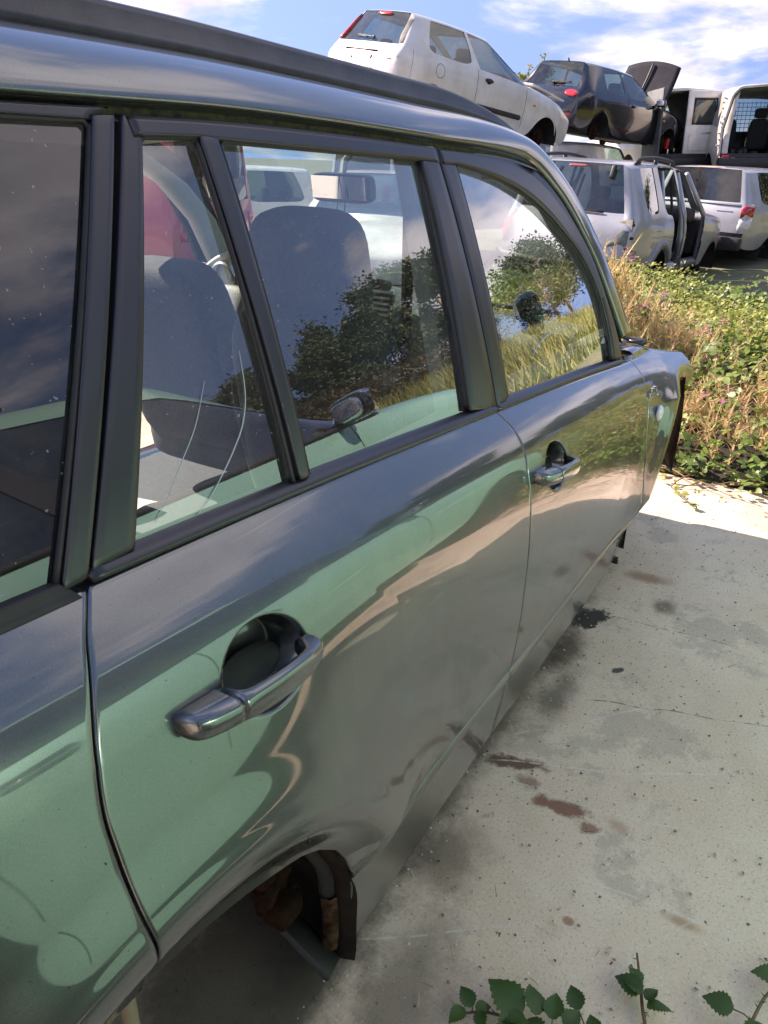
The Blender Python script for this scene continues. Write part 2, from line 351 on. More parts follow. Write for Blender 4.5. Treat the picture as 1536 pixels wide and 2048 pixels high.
# a black dish is added in each handle recess to stand for its shade
def handle(parent, x0, z0, x1, z1):
    xs = np.concatenate([np.linspace(0, .008, 5), np.linspace(.012, .20, 44), np.linspace(.204, .216, 8)])
    sc = (x1-x0)/.216
    outer = spl(xs, [0, .003, .010, .03, .06, .11, .16, .19, .207, .2135, .216], [.004, .017, .027, .034, .038, .040, .037, .031, .021, .011, .003])
    inner = spl(xs, [0, .058, .064, .074, .12, .172, .182, .188, .216], [-.006, -.006, .004, .018, .023, .018, .004, -.006, -.006])
    half = spl(xs, [0, .003, .010, .03, .056, .10, .16, .20, .211, .216], [.006, .0115, .0145, .016, .0165, .0165, .0155, .0125, .008, .003])
    nsec = 20; secs = []
    for x, o, i, hf in zip(xs, outer, inner, half):
        X = x0+x*sc; zc = z0+(z1-z0)*x/.216; yb = float(Ys(X, zc)); s = []
        c, th = (o+i)/2, max((o-i)/2, .002)
        for k in range(nsec):
            a = 2*math.pi*k/nsec; ca, sa = math.cos(a), math.sin(a)
            e = .62
            s.append((X, -(yb+c+th*math.copysign(abs(ca)**e, ca)), zc+hf*math.copysign(abs(sa)**.75, sa)))
        secs.append(s)
    def build(name, sel, par):
        V = [v for s in sel for v in s]; n = len(sel); F = []
        for i in range(n-1):
            for k in range(nsec): F.append((i*nsec+k, (i+1)*nsec+k, (i+1)*nsec+(k+1) % nsec, i*nsec+(k+1) % nsec))
        F.append(tuple(range(nsec))); F.append(tuple(range((n-1)*nsec, n*nsec))[::-1])
        o = mk(name, V, F, M['paint'], None, recalc=True); suvpart_to(o, par); return o
    cut = int(np.argmax(xs > .057))
    build('handle_cap', secs[:cut], parent); build('door_handle', secs[cut:] if True else 0, parent)
def suvpart_to(o, par):
    o.parent = par; return o
def dark_dish(par, cx, cz, rx, rz, slope, depth):
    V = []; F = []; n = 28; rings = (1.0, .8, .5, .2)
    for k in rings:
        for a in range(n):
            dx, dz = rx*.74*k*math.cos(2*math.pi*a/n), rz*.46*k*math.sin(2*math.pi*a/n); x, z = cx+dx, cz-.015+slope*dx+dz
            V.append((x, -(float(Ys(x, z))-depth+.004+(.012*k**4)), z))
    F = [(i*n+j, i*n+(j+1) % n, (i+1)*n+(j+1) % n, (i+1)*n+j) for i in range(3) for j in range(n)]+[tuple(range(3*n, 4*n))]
    suvpart_to(mk('dark_handle_recess', V, F, M['rubber'], None, recalc=True), par)
dark_dish(rd, .128, .754, .069, .052, -.085, .048); dark_dish(fd, 1.042, .699, .066, .051, -.12, .046)
handle(rd, -.009, .7645, .207, .7455); handle(fd, .910, .715, 1.126, .689)
# --- door cladding below the crease
def clad(name, xa, xb, bot, par, la=None):
    left = la or [(xa, bot[0][1]), (xa, .266)]
    G = coons(left, [(bot[-1][0], bot[-1][1]), (xb, .266)], bot, [(left[-1][0], .266), (xb, .266)], 60, 24)
    def dsp(X, Z): return -(.006*sstep((Z-.236)/.012)*(1-sstep((Z-.256)/.010))) 
    return suvpart_to(panel(name, G, M['paint'], None, off=.0005, disp=dsp), par)
clad('lower_cladding', .307, .911, [(.337, .036), (.45, .046), (.666, .08), (.886, .106)], rd, [(.337, .036), (.335, .12), (.325, .2), (.3075, .266)])
clad('lower_cladding', .9175, 1.845, [(.8935, .106), (1.283, .10), (1.74, .112), (1.80, .122)], fd, [(.8935, .106), (.909, .181), (.9175, .266)])
# --- belt mouldings
def moulding(name, xa, xb, par, ztop=.0155):
    prof = [(-.004, -.010), (-.001, .000), (.001, .0055), (.004, .0085), (.008, .0085), (.011, .006), (.0135, .001), (ztop, -.004), (ztop+.002, -.010), (ztop-.001, -.020)]
    xs = np.linspace(xa, xb, 60); V = []
    for x in xs:
        b = float(zb(x)); y = float(y0(x)); y = float(Ys(x, b+.0))
        for dz, dy in prof: V.append((x, -(y+dy-.004-.25*dz), b+dz))
    n = len(prof); F = grid_faces(60, n); F.append(tuple(range(n))); F.append(tuple(range(59*n, 60*n))[::-1])
    return suvpart_to(mk(name, V, F, M['frame'], None, recalc=True), par)
moulding('belt_moulding', -.012, .889, rd); moulding('belt_moulding', .8965, 1.80, fd)
# --- window frames: strips over the upper side
def strip(name, A, B, m, par, off=0., n=50, w=5, rim=.014, sm=False):
    a, b = resample(A, n, sm), resample(B, n, sm); t = np.linspace(0, 1, w)[None, :, None]
    G = a[:, None]*(1-t)+b[:, None]*t
    return suvpart_to(panel(name, G, m, None, off=off, rim=rim, edge=.0015), par)
DX = [-1.0, .07, .20, .36, .564, .902, 1.12, 1.339, 1.45, 1.517, 1.597, 1.684, 1.745, 1.85]
DZ = [1.295, 1.305, 1.308, 1.310, 1.307, 1.297, 1.291, 1.276, 1.243, 1.205, 1.139, 1.054, .943, .82]
DY = [.670, .687, .685, .682, .679, .673, .667, .663, .672, .686, .710, .739, .776, .808]
def dripz(x): return spl(x, DX, DZ)
def top(xa, xb, dz=-.019, n=40): xs = np.linspace(xa, xb, n); return [(x, float(dripz(x))+dz) for x in xs]
qg = dict(TL=(.216, 1.270), TR=(.299, 1.2725), BR=(.291, .892), BL=(.041, .906))
rg = dict(TL=(.336, 1.2705), TR=(.831, 1.2585), BR=(.789, .8625), BL=(.322, .892))
fgTop = [(.962, 1.253), (1.06, 1.243), (1.17, 1.225), (1.285, 1.195), (1.396, 1.152), (1.49, 1.104), (1.564, 1.062), (1.63, 1.00), (1.672, .935), (1.692, .86), (1.692, .782)]
strip('frame_rear_pillar', [(.203, float(dripz(.203))-.019), (-.008, .904)], [qg['TL'], qg['BL']], M['frame'], rd)
strip('frame_header', top(.206, .894), [(.206, 1.2702), (.299, 1.2725), (.336, 1.2705), (.831, 1.2585), (.893, 1.256)], M['frame'], rd, off=.0006)
strip('frame_front_pillar', [(.833, 1.258), (.789, .8635)], [(.893, float(dripz(.893))-.021), (.8955, .842)], M['frame'], rd, off=-.0006)
strip('window_division_bar', [(.304, 1.2735), (.302, .893)], [(.331, 1.272), (.318, .893)], M['frame'], rd, off=.0015)
fo = [(.904, float(dripz(.904))-.021), (.9035, .842)]
strip('frame_rear_pillar', fo, [(.960, 1.2535), (.957, .8475)], M['frame'], fd, off=-.0006)
outF = smooth2([(.904, 1.276), (1.12, 1.270), (1.325, 1.257), (1.435, 1.226), (1.502, 1.190), (1.583, 1.126), (1.668, 1.043), (1.728, .938), (1.79, .81), (1.80, .765)], 60)
strip('frame_header', outF, smooth2([(.905, 1.2535)]+fgTop, 60), M['frame'], fd, n=80, off=.0006)
# seals round the glass
def seal(name, A, par, wdt=.007, off=-.004, closed=False):
    p = np.asarray(A, float); bm = bmesh.new()
    pts = [Vector((x, -(float(Ys(x, z))+off), z)) for x, z in resample(p, 90)]
    tube(bm, pts, wdt*.5, 6); return suvpart_to(mkbm(name, bm, M['rubber'], None), par)
seal('window_seal', [qg['BL'], qg['TL'], qg['TR'], qg['BR']], rd); seal('window_seal', [rg['BL'], rg['TL'], rg['TR'], rg['BR']], rd)
seal('window_seal', [(.957, .848)]+fgTop, fd)
def pane(name, G, m, par, off=-.012):
    o = panel(name, G, m, None, off=off, rim=0); return suvpart_to(o, par) if par is not SUV else suvpart(o)
e = .006
pane('quarter_window', coons([(.036, .895), (qg['TL'][0]-e, 1.276)], [(.294, .885), (.303, 1.278)], [(.036, .895), (.294, .885)], [(.21, 1.276), (.303, 1.278)], 24, 30), M['glass'], rd, off=-.011)
pane('door_window', coons([(.318, .88), (.330, 1.277)], [(.795, .852), (.838, 1.264)], [(.318, .88), (.795, .852)], [(.330, 1.277), (.838, 1.264)], 40, 40), M['glass'], rd, off=-.013)
fg = sh(fgTop, .005, .005)
k = 7
pane('door_window', coons([(.950, .838), (.955, 1.259)], [(1.698, .77)]+fg[::-1][:4], [(.950, .838), (1.698, .77)], [(.955, 1.259)]+fg[1:k+1], 60, 50), M['glass'], fd, off=-.013)
# front corner: channel and mirror base plate
seal('window_channel', [(1.712, .785), (1.708, .87), (1.690, .94)], fd, .012, -.002)
strip('mirror_hole_plate', [(1.722, .778), (1.722, .86)], [(1.775, .772), (1.735, .86)], M['plastic'], fd, n=12, off=.001)
# --- rear quarter
lq = [(-.95, .30), (-.95, .92)]
aq = [(-.95, .30), (-.60, .30), (-.50, .26), (-.47, .36), (-.40, .44), (-.30, .475), (-.2, .485), (-.0865, .485)]
qp = panel('rear_quarter_panel', coons(lq, smooth2(sh(seamR, -.0068)), aq, belt(-.95, -.0238, 14), 160, 160), M['paint'], None); suvpart(qp)
strip('pillar_finisher', [(.163, 1.286), (-.042, .900)], [(.188, 1.288), (-.017, .902)], M['frame'], qp, off=.002)
strip('window_frame_top', top(-.9, .186, -.012), [(-.9, 1.272), (.0, 1.283), (.164, 1.283)], M['frame'], qp)
strip('window_frame_bottom', [(-.9, float(zb(-.9))-.002), (-.03, .890)], [(-.9, float(zb(-.9))+.020), (-.045, .906)], M['rubber'], qp, off=.002)
seal('window_seal', [(-.045, .906), (.160, 1.282), (-.8, 1.274)], qp)
pane('rear_side_window', coons([(-.9, .90), (-.9, 1.28)], [(-.030, .897), (.168, 1.288)], [(-.9, .90), (-.030, .897)], [(-.9, 1.28), (.168, 1.288)], 30, 30), M['privacy'], qp, off=-.008)
# --- front fender
def arc(c, r, a0, a1, n=16): return [(c[0]+r*math.cos(R(a)), c[1]+r*math.sin(R(a))) for a in np.linspace(a0, a1, n)]
fb = [(1.808, .118), (1.87, .125), (1.925, .16)]+arc(FA, FR, 178, 62, 22)
ff_ = panel('front_fender', coons(smooth2(sh([(1.802, .118), (1.845, .26)]+seamF[1:], .0065)), [fb[-1], (2.515, .655)], fb, [(1.892, .7425), (1.94, .755), (2.05, .748), (2.2, .715), (2.37, .68), (2.515, .655)], 150, 140), M['paint'], None, rim=.02); suvpart(ff_)
def loft(name, rows, m, par=None, recalc=True):
    A = np.asarray(rows); nu, nv = A.shape[:2]
    o = mk(name, A.reshape(-1, 3), grid_faces(nu, nv), m, None, recalc=recalc); return suvpart(o) if par is None else suvpart_to(o, par)
# fender top flange folded inward
xs = np.linspace(1.93, 2.515, 24); zt = spl(xs, [1.892, 1.94, 2.05, 2.2, 2.37, 2.515], [.7425, .755, .748, .715, .68, .655])
rows = []
for x, z in zip(xs, zt):
    y = float(Ys(x, z)); rows.append([(x, -y, z), (x, -(y-.008), z+.007), (x, -(y-.025), z+.010), (x, -(y-.06), z+.004), (x, -(y-.065), z-.03)])
loft('fender_flange', rows, M['paint'], ff_)
bm = bmesh.new(); lathe(bm, [(.0235, .002), (.0235, -.004), (.019, -.0095), (.010, -.0125), (.001, -.0133)], 28, 'Y')
o = mkbm('side_marker', bm, M['lens'], None); o.location = (1.905, -float(Ys(1.905, .600))-.001, .600); suvpart_to(o, ff_); o.location = (1.905, -float(Ys(1.905, .600))-.001, .600)
# raised badge lettering on the fender, too worn and foreshortened to read in full: ends "TTE"-like strokes copied as seen
bm = bmesh.new()
def stroke(x, z, w, h): 
    y = float(Ys(x, z)); box(bm, (x, -y-.0022, z), (w, .005, h))
for i, x in enumerate((1.868, 1.892, 1.916)):
    stroke(x, .660, .004, .026)
    if i: stroke(x, .671, .018, .004)
    if i == 2: stroke(x+.006, .660, .012, .0035); stroke(x+.006, .6485, .012, .0035)
stroke(1.850, .657, .004, .020)
suvpart_to(mkbm('fender_badge', bm, M['chrome'], None, smooth=False), ff_)
# --- roof sides, A pillars, rails (both sides)
DP = np.array(list(zip(DX, [-y for y in DY], DZ)))[[0, 1, 3, 4, 5, 6, 7, 9, 11, 13]]
EP = np.array([(-1.0, -.58, 1.360), (.07, -.58, 1.371), (.36, -.58, 1.370), (.62, -.58, 1.364), (.91, -.588, 1.354), (1.15, -.602, 1.344), (1.42, -.622, 1.314), (1.645, -.655, 1.222), (1.81, -.702, 1.08), (2.02, -.785, .80)])
nS = 90
t_ = np.linspace(0, 9, nS); kk = np.arange(10.)
Dn = np.stack([spl(t_, kk, DP[:, c]) for c in range(3)], 1); En = np.stack([spl(t_, kk, EP[:, c]) for c in range(3)], 1)
for side in (1, -1):
    rows = []
    for a, b, tt in zip(Dn, En, t_):
        r = []
        kb = .016 if tt < 5 else .016-.004*min(1, (tt-5)/2)
        r.append((a[0], (a[1]+.012)*side, a[2]-.010)); r.append((a[0], (a[1]+.001)*side, a[2]-.003))
        for s in np.linspace(0, 1, 14):
            p = a*(1-s)+b*s+np.array([0, -.62, .78])*kb*4*s*(1-s); r.append((p[0], p[1]*side, p[2]))
        rows.append(r)
    loft('roof_side', rows, M['paint'])
    # gutter below
    rows = [[(a[0], (a[1]+.004)*side, a[2]-.006), (a[0], (a[1]+.016)*side, a[2]-.009), (a[0], (a[1]+.016)*side, a[2]-.017), (a[0], (a[1]-.000)*side, a[2]-.024)] for a in Dn]
    loft('gutter_seal', rows, M['mossy'])
    # rail
    rows = []; sec = [(-.006, -.004), (-.010, .004), (-.008, .010), (-.004, .012), (-.002, .030), (.002, .036), (.010, .039), (.022, .038), (.030, .030), (.034, -.004)]
    ts = np.linspace(0, 6.12, 80); Er = np.stack([spl(ts, kk, EP[:, c]) for c in range(3)], 1)
    for p, tt in zip(Er, ts):
        hgt = 1.0 if tt < 4.4 else max(.03, 1-((tt-4.4)/1.72)**1.8)
        wd = min(1., hgt*1.6+.15); rows.append([(p[0], (p[1]+.012+(dy-.012)*wd)*side, p[2]+dz*hgt-(1-hgt)*.004) for dy, dz in sec])
    loft('roof_rail', rows, M['plastic'])
rows = []
for p in En[t_ <= 6.0]:
    hw = -p[1]-.02; rows.append([(p[0]+.10*(1-(s**2))*max(0, (p[0]-.9)/.5), s*hw, p[2]+.045*(1-s*s)) for s in np.linspace(-1, 1, 17)])
loft('roof_panel', rows, M['paint'])
# headliner
rows = []
for p in En[t_ <= 5.9]:
    hw = -p[1]+.06; rows.append([(p[0]+.06*(1-s*s)*max(0, (p[0]-.9)/.5), s*hw, p[2]-.055+.035*(1-s**4)-(.02 if abs(s) > .95 else 0)) for s in np.linspace(-1, 1, 17)])
loft('headliner', rows, M['trim'])
# windscreen with dark border
ts = np.linspace(6.0, 8.95, 26); Ew = np.stack([spl(ts, kk, EP[:, c]) for c in range(3)], 1); rows = []
for i, p in enumerate(Ew):
    f = i/25; rows.append([(p[0]+(.09+.10*f)*(1-s*s), s*(-p[1]-.012), p[2]-.002+.02*(1-s*s)*(1-f)) for s in np.linspace(-1, 1, 25)])
ws = loft('windscreen', rows, M['screen'])
# inner A pillar trim, B and C posts
def post(name, pts, wx, wy, m):
    bm = bmesh.new()
    ring = []
    for (x, y, z, a, b) in pts:
        ring.append([bm.verts.new((x+dx*a*wx, y+dy*b*wy, z)) for dx, dy in ((-1, -.6), (-.6, -1), (.6, -1), (1, -.6), (1, .6), (.6, 1), (-.6, 1), (-1, .6))])
    for i in range(len(ring)-1):
        for j in range(8): bm.faces.new((ring[i][j], ring[i][(j+1) % 8], ring[i+1][(j+1) % 8], ring[i+1][j]))
    bm.faces.new(ring[0]); bm.faces.new(ring[-1]); return suvpart(mkbm(name, bm, m, None, angle=50))
for s in (1, -1):
    post('pillar_trim', [(.88, -.80*s, .30, 1.3, 1), (.88, -.775*s, .80, 1.2, 1), (.875, -.69*s, 1.10, .85, 1), (.87, -.645*s, 1.28, .8, 1)], .06, .025, M['trim'])
    post('screen_pillar_trim', [(1.93, -.745*s, .80, 1, 1), (1.72, -.675*s, 1.05, 1, 1), (1.56, -.645*s, 1.17, 1, 1), (1.33, -.61*s, 1.275, 1, 1)], .055, .022, M['trim'])
    post('rear_pillar_trim', [(-.02, -.785*s, .45, 1.6, 1), (-.02, -.76*s, .88, 1.6, 1), (.12, -.655*s, 1.26, 1.0, 1)], .05, .022, M['trim'])
    # sill and cowl sides
    bm = bmesh.new(); box(bm, (1.13, -.81*s, .165), (1.52, .10, .14), bev=.02); suvpart(mkbm('sill', bm, M['under'] if s > 0 else M['paint'], None, angle=40))
# left side: doors are gone; quarter panel and front fender remain
qp2 = panel('rear_quarter_panel', coons(lq, smooth2(sh(seamR, -.0068)), aq, belt(-.95, -.0238, 14), 40, 40), M['paint'], None, flip=-1); suvpart(qp2)
pane('rear_side_window', coons([(-.9, .90), (-.9, 1.28)], [(-.030, .897), (.168, 1.288)], [(-.9, .90), (-.030, .897)], [(-.9, 1.28), (.168, 1.288)], 20, 20), M['privacy'], qp2, off=-.008).scale = (1, -1, 1)
lf = panel('front_fender', coons(smooth2(sh([(1.802, .118), (1.845, .26)]+seamF[1:], .0065)), [fb[-1], (2.515, .655)], fb, [(1.892, .7425), (1.94, .755), (2.05, .748), (2.2, .715), (2.37, .68), (2.515, .655)], 40, 40), M['paint'], None, rim=.02, flip=-1); suvpart(lf)
# floor pan, bulkhead, cowl, engine bay with an added shadow block, rear shelf, tailgate
bm = bmesh.new(); box(bm, (1.13, 0, .20), (1.56, 1.60, .05)); box(bm, (-.30, 0, .52), (1.3, 1.16, .05)); suvpart(mkbm('floor_pan', bm, M['under'], None))
bm = bmesh.new(); box(bm, (1.13, 0, .232), (1.5, 1.5, .012)); suvpart(mkbm('carpet', bm, M['seat'], None))
bm = bmesh.new(); box(bm, (1.98, 0, .48), (.05, 1.52, .55)); suvpart(mkbm('bulkhead', bm, M['under'], None))
bm = bmesh.new(); box(bm, (2.06, 0, .735), (.16, 1.5, .03), bev=.01); box(bm, (2.12, 0, .755), (.03, 1.46, .02)); suvpart(mkbm('cowl_panel', bm, M['plastic'], None))
bm = bmesh.new()
for s in (1, -1): box(bm, (2.28, -.60*s, .50), (.56, .20, .22), bev=.03); box(bm, (2.30, -.70*s, .685), (.40, .06, .02))
box(bm, (2.28, 0, .40), (.50, 1.36, .36), bev=.03); box(bm, (2.50, 0, .56), (.05, 1.5, .16), bev=.01); box(bm, (2.30, .05, .45), (.40, .6, .30), bev=.05); box(bm, (2.26, .05, .62), (.3, .36, .08), bev=.03)  # full-width block added to give the car's front shadow a straight edge
suvpart(mkbm('engine_bay_block', bm, M['under'], None, angle=40))
bm = bmesh.new(); tube(bm, [(2.06, -.70, .785), (2.10, -.76, .765), (2.13, -.79, .757)], .006, 6); box(bm, (2.12, -.78, .758), (.05, .05, .01)); suvpart(mkbm('wiper_stub', bm, M['plastic'], None))
bm = bmesh.new(); box(bm, (-.97, 0, .62), (.05, 1.45, .62), bev=.02); box(bm, (-.93, 0, 1.27), (.06, 1.2, .05)); suvpart(mkbm('tailgate', bm, M['paint'], None, angle=40))
# wheel wells
def well(name, c, r, m, a0=-8):
    rows = []
    for a in np.linspace(a0, 188, 30):
        p = (c[0]+r*math.cos(R(a)), c[1]+r*math.sin(R(a))); rows.append([(p[0], -y, p[1]) for y in (.90, .84, .74, .62, .52)])
    loft(name, rows, m)
well('wheel_arch_liner', FA, .425, M['liner'], 64)
def wall(name, a0, a1, prof, m, wob=0.):
    rows = []
    for a in np.linspace(a0, a1, 26):
        rows.append([(RA[0]+(r+wob*math.sin(a*.3+y*40))*math.cos(R(a)), -y, RA[1]+(r+wob*math.sin(a*.23+y*55))*math.sin(R(a))) for r, y in prof])
    loft(name, rows, m)
wall('wheel_arch_liner', -12, 66, ((.408, .905), (.400, .885), (.402, .865), (.412, .855), (.412, .80), (.405, .775), (.39, .765)), M['liner'], .003)
wall('arch_lip', -10, 52, ((.404, .868), (.392, .862), (.388, .850), (.394, .842), (.404, .840)), M['under'], .002)
wall('lip_worn_end', -10, 8, ((.399, .874), (.388, .868), (.384, .852), (.392, .844)), mat('worn_tan_plastic', (.10, .055, .03), rough=.95, spec=.1, noise=.8, nscale=60, bump=.8), .002)
wall('rusty_inner_panel', 18, 80, ((.41, .79), (.36, .775), (.33, .74), (.37, .70), (.40, .66)), M['rust'], .014)
bm = bmesh.new(); box(bm, (.288, -.83, .075), (.085, .135, .012), Matrix.Rotation(R(28), 3, 'X') @ Matrix.Rotation(R(38), 3, 'Y'), .003); suvpart(mkbm('mud_flap', bm, M['rubber'], None, angle=40))
bm = bmesh.new()
for (c_, r_) in (((.262, -.785, .20), .036), ((.235, -.765, .25), .034), ((.285, -.80, .15), .026), ((.25, -.78, .225), .022), ((.21, -.75, .285), .03)):
    vs_ = bmesh.ops.create_icosphere(bm, subdivisions=3, radius=r_)['verts']
    for v in vs_: v.co *= 1+.8*mnoise.noise(v.co*38+Vector(c_)*9); v.co.y *= .6; v.co += Vector(c_)
box(bm, (.27, -.80, .15), (.06, .05, .05), bev=.012)
for k in range(5): cushion(bm, (.24+.012*k, -.79+.006*k, .24-.03*k), (.045, .03, .03), Matrix.Rotation(R(40*k), 3, 'Y'), .7)
suvpart(mkbm('rusty_bracket', bm, M['rust'], None, angle=50))
bm = bmesh.new(); lathe(bm, [(.001, -.66), (.05, -.66), (.055, -.64), (.13, -.63), (.13, -.61), (.05, -.60), (.05, -.4)], 24, 'Y', (RA[0], 0, RA[1]+.19)); suvpart(mkbm('rear_hub', bm, M['rust'], None, angle=40))
# front arch: rusty liner sheet hanging to a point
rows = []
for v in np.linspace(0, 1, 18):
    z = .60-.36*v; yl = float(np.interp(z, [.24, .297, .35, .50, .60], [-.914, -.873, -.856, -.862, -.87])); yr_ = float(np.interp(z, [.24, .30, .374, .52, .60], [-.915, -.918, -.918, -.912, -.905]))
    rows.append([(2.40+.018*math.sin(u*3.0)+.02*v+.008*math.sin(v*9+u*4), yl*(1-u)+yr_*u, z+.006*math.sin(u*7)) for u in np.linspace(0, 1, 8)])
loft('torn_liner', rows, mat('brown_torn_liner', (.15, .075, .045), rough=.85, noise=.6, nscale=16, bump=.5))
for (x, z) in ((1.885, .20), (1.882, .183), (1.868, .115), (1.876, .10), (1.88, .225)):
    bm = bmesh.new(); box(bm, (x, -.885, z), (.012, .018, .010)); suvpart_to(mkbm('fixing_clip', bm, M['rubber'], None, smooth=False), ff_)
bm = bmesh.new(); tube(bm, [(-.07, -.86, .46), (-.075, -.87, .30), (-.07, -.90, .18), (-.05, -.93, .10), (0, -.94, .02)], .009, 8); suvpart(mkbm('hanging_hose', bm, M['cable'], None))
# ------------------------------------------------------------------ inside the car
def bmpart(name, bm, m, par=None, angle=40): 
    o = mkbm(name, bm, m, None, angle=angle); return suvpart(o) if par is None else suvpart_to(o, par)
def seat(y, dx=0., hr=True):
    st = bpy.data.objects.new('front_seat', None); COL.objects.link(st); suvpart(st)
    bm = bmesh.new(); cushion(bm, (1.10+dx, y, .44), (.50, .48, .17), ry(-6), .35); bmpart('seat_cushion', bm, M['seat'], st)
    bm = bmesh.new(); cushion(bm, (.855+dx, y, .70), (.16, .47, .58), ry(-14), .38, taper=.22)
    for s in (-1, 1): cushion(bm, (.885+dx, y+s*.19, .64), (.15, .09, .40), ry(-14), .5)
    bmpart('backrest', bm, M['seat'], st)
    if not hr: return st
    bm = bmesh.new(); cushion(bm, (.80+dx, y, 1.05), (.105, .285, .235), ry(-9), .50, taper=.10)
    bmpart('headrest', bm, M['seat'], st)
    for s in (-1, 1):
        bm = bmesh.new(); tube(bm, [(.805+dx, y+s*.055, .90), (.795+dx, y+s*.055, 1.03)], .007, 8); bmpart('headrest_post', bm, M['silver'], st)
    return st
seat(-.385, .12); seat(.34, .41, False)
rs = bpy.data.objects.new('rear_seat', None); COL.objects.link(rs); suvpart(rs)
bm = bmesh.new(); cushion(bm, (.15, 0, .45), (.52, 1.36, .18), ry(-5), .3); bmpart('seat_cushion', bm, M['cloth2'], rs)
bm = bmesh.new(); cushion(bm, (-.16, 0, .70), (.17, 1.34, .56), ry(-18), .3); bmpart('backrest', bm, M['cloth2'], rs)
for s in (-1, 1):
    bm = bmesh.new(); cushion(bm, (-.25, .40*s, 1.03), (.10, .26, .14), ry(-10), .45); bmpart('headrest', bm, M['seat'], rs)
bm = bmesh.new(); box(bm, (-.55, 0, .80), (.62, 1.36, .03), bev=.01); bmpart('parcel_cover', bm, M['seat'])
# dashboard: one swept profile
db = bpy.data.objects.new('dashboard', None); COL.objects.link(db); suvpart(db)
rows = []
for y in np.linspace(-.74, .74, 41):
    bul = .05*math.exp(-((y-.37)/.2)**2); ctr = .05*math.exp(-(y/.20)**6); bul += .065*math.exp(-(y/.22)**4)
    rows.append([(1.98+.12*(1-(y/.74)**2), y, .80), (1.86, y, .835+.3*bul), (1.74, y, .855+.7*bul), (1.64, y, .86+bul), (1.585-ctr, y, .845+bul*.7), (1.565-ctr, y, .80), (1.585-ctr, y, .70), (1.62-ctr*1.2, y, .60), (1.72, y, .50), (1.80, y, .45)])
loft('dash_shell', rows, M['dash'], db)
bm = bmesh.new(); box(bm, (1.54, -.06, .72), (.03, .30, .40), ry(10), .012); bmpart('centre_stack', bm, M['silver'], db)
bm = bmesh.new(); box(bm, (1.525, -.06, .935), (.06, .30, .03), ry(12), .01); bmpart('display_hood', bm, M['dashdark'], db)
for s in (-1, 1):
    bm = bmesh.new(); box(bm, (1.535, -.09+.07*s, .868), (.02, .125, .085), ry(10), .006)
    v = bmpart('air_vent', bm, M['dashdark'], db)
    for k in range(5):
        bm = bmesh.new(); box(bm, (1.520+.0022*k, -.09+.07*s, .836+.0155*k), (.006, .112, .007), ry(20), .001); bmpart('vent_slat', bm, M['silver'], db)
bm = bmesh.new(); box(bm, (1.522, -.06, .785), (.02, .25, .05), ry(8), .004); box(bm, (1.522, -.06, .72), (.02, .25, .06), ry(8), .004); bmpart('radio', bm, M['dashdark'], db)
for y in (-.09, 0, .09):
    bm = bmesh.new(); lathe(bm, [(.024, 0), (.024, -.016), (.018, -.022), (.001, -.022)], 20, 'X', (1.522, y-.06, .655)); bmpart('control_knob', bm, M['silver'], db)
for y in (-.06, -.03, .03, .06):
    bm = bmesh.new(); lathe(bm, [(.008, 0), (.008, -.012), (.001, -.012)], 12, 'X', (1.512, y-.06, .72)); bmpart('control_knob', bm, M['silver'], db)
# round end vent standing proud of the dash top
bm = bmesh.new(); cx, cy, cz = 1.545, -.635, .905
lathe(bm, [(.001, .040), (.040, .036), (.054, .018), (.058, 0), (.054, -.016), (.049, -.022)], 32, 'Y', (0, 0, 0), close=False)
bmesh.ops.rotate(bm, cent=(0, 0, 0), matrix=Matrix.Rotation(R(35), 3, 'Z') @ Matrix.Rotation(R(-18), 3, 'X'), verts=bm.verts); bmesh.ops.translate(bm, vec=(cx, cy, cz), verts=bm.verts)
bmpart('round_vent', bm, M['gloss'], db)
bm = bmesh.new(); lathe(bm, [(.047, -.012), (.001, -.012)], 28, 'Y', close=False)
for k in range(5): box(bm, (0, -.017, -.030+.015*k), (.09*math.sqrt(max(.05, 1-((-.030+.015*k)/.05)**2)), .006, .004))
bmesh.ops.rotate(bm, cent=(0, 0, 0), matrix=Matrix.Rotation(R(35), 3, 'Z') @ Matrix.Rotation(R(-18), 3, 'X'), verts=bm.verts); bmesh.ops.translate(bm, vec=(cx, cy, cz), verts=bm.verts)
bmpart('vent_grille', bm, M['dashdark'], db)
bm = bmesh.new(); box(bm, (1.90, -.35, .852), (.05, .62, .012), ry(8), .004); bmpart('screen_vent', bm, M['dashdark'], db)
# steering wheel, column, instruments
st = bpy.data.objects.new('steering_wheel', None); COL.objects.link(st); suvpart(st)
rot = Matrix.Rotation(R(-62), 3, 'Y')
bm = bmesh.new(); pts = [rot @ Vector((.165*math.cos(a), .165*math.sin(a), 0))+Vector((1.50, .37, .825)) for a in np.linspace(0, 2*math.pi, 41)]
tube(bm, pts, .014, 10, False); bmpart('wheel_rim', bm, mat('pale_worn_leather', (.42, .40, .36), rough=.5), st)
bm = bmesh.new()
for a in (90, 210, 330): tube(bm, [rot @ Vector((.04*math.cos(R(a)), .04*math.sin(R(a)), 0))+Vector((1.51, .37, .82)), rot @ Vector((.16*math.cos(R(a)), .16*math.sin(R(a)), 0))+Vector((1.50, .37, .825))], .013, 8)
cushion(bm, (1.505, .37, .823), (.12, .14, .05), rot, .6); bmpart('wheel_hub', bm, M['dash'], st)
for y in (.28, .37, .46):
    bm = bmesh.new(); lathe(bm, [(.048 if y == .37 else .038, 0), (.050 if y == .37 else .040, -.02), (.044 if y == .37 else .034, -.024)], 24, 'X', (1.56, y+.06, .895), close=False); bmpart('gauge_ring', bm, M['silver'], db)
gf = mat('pale_gauge_face', (.5, .5, .48), rough=.4)
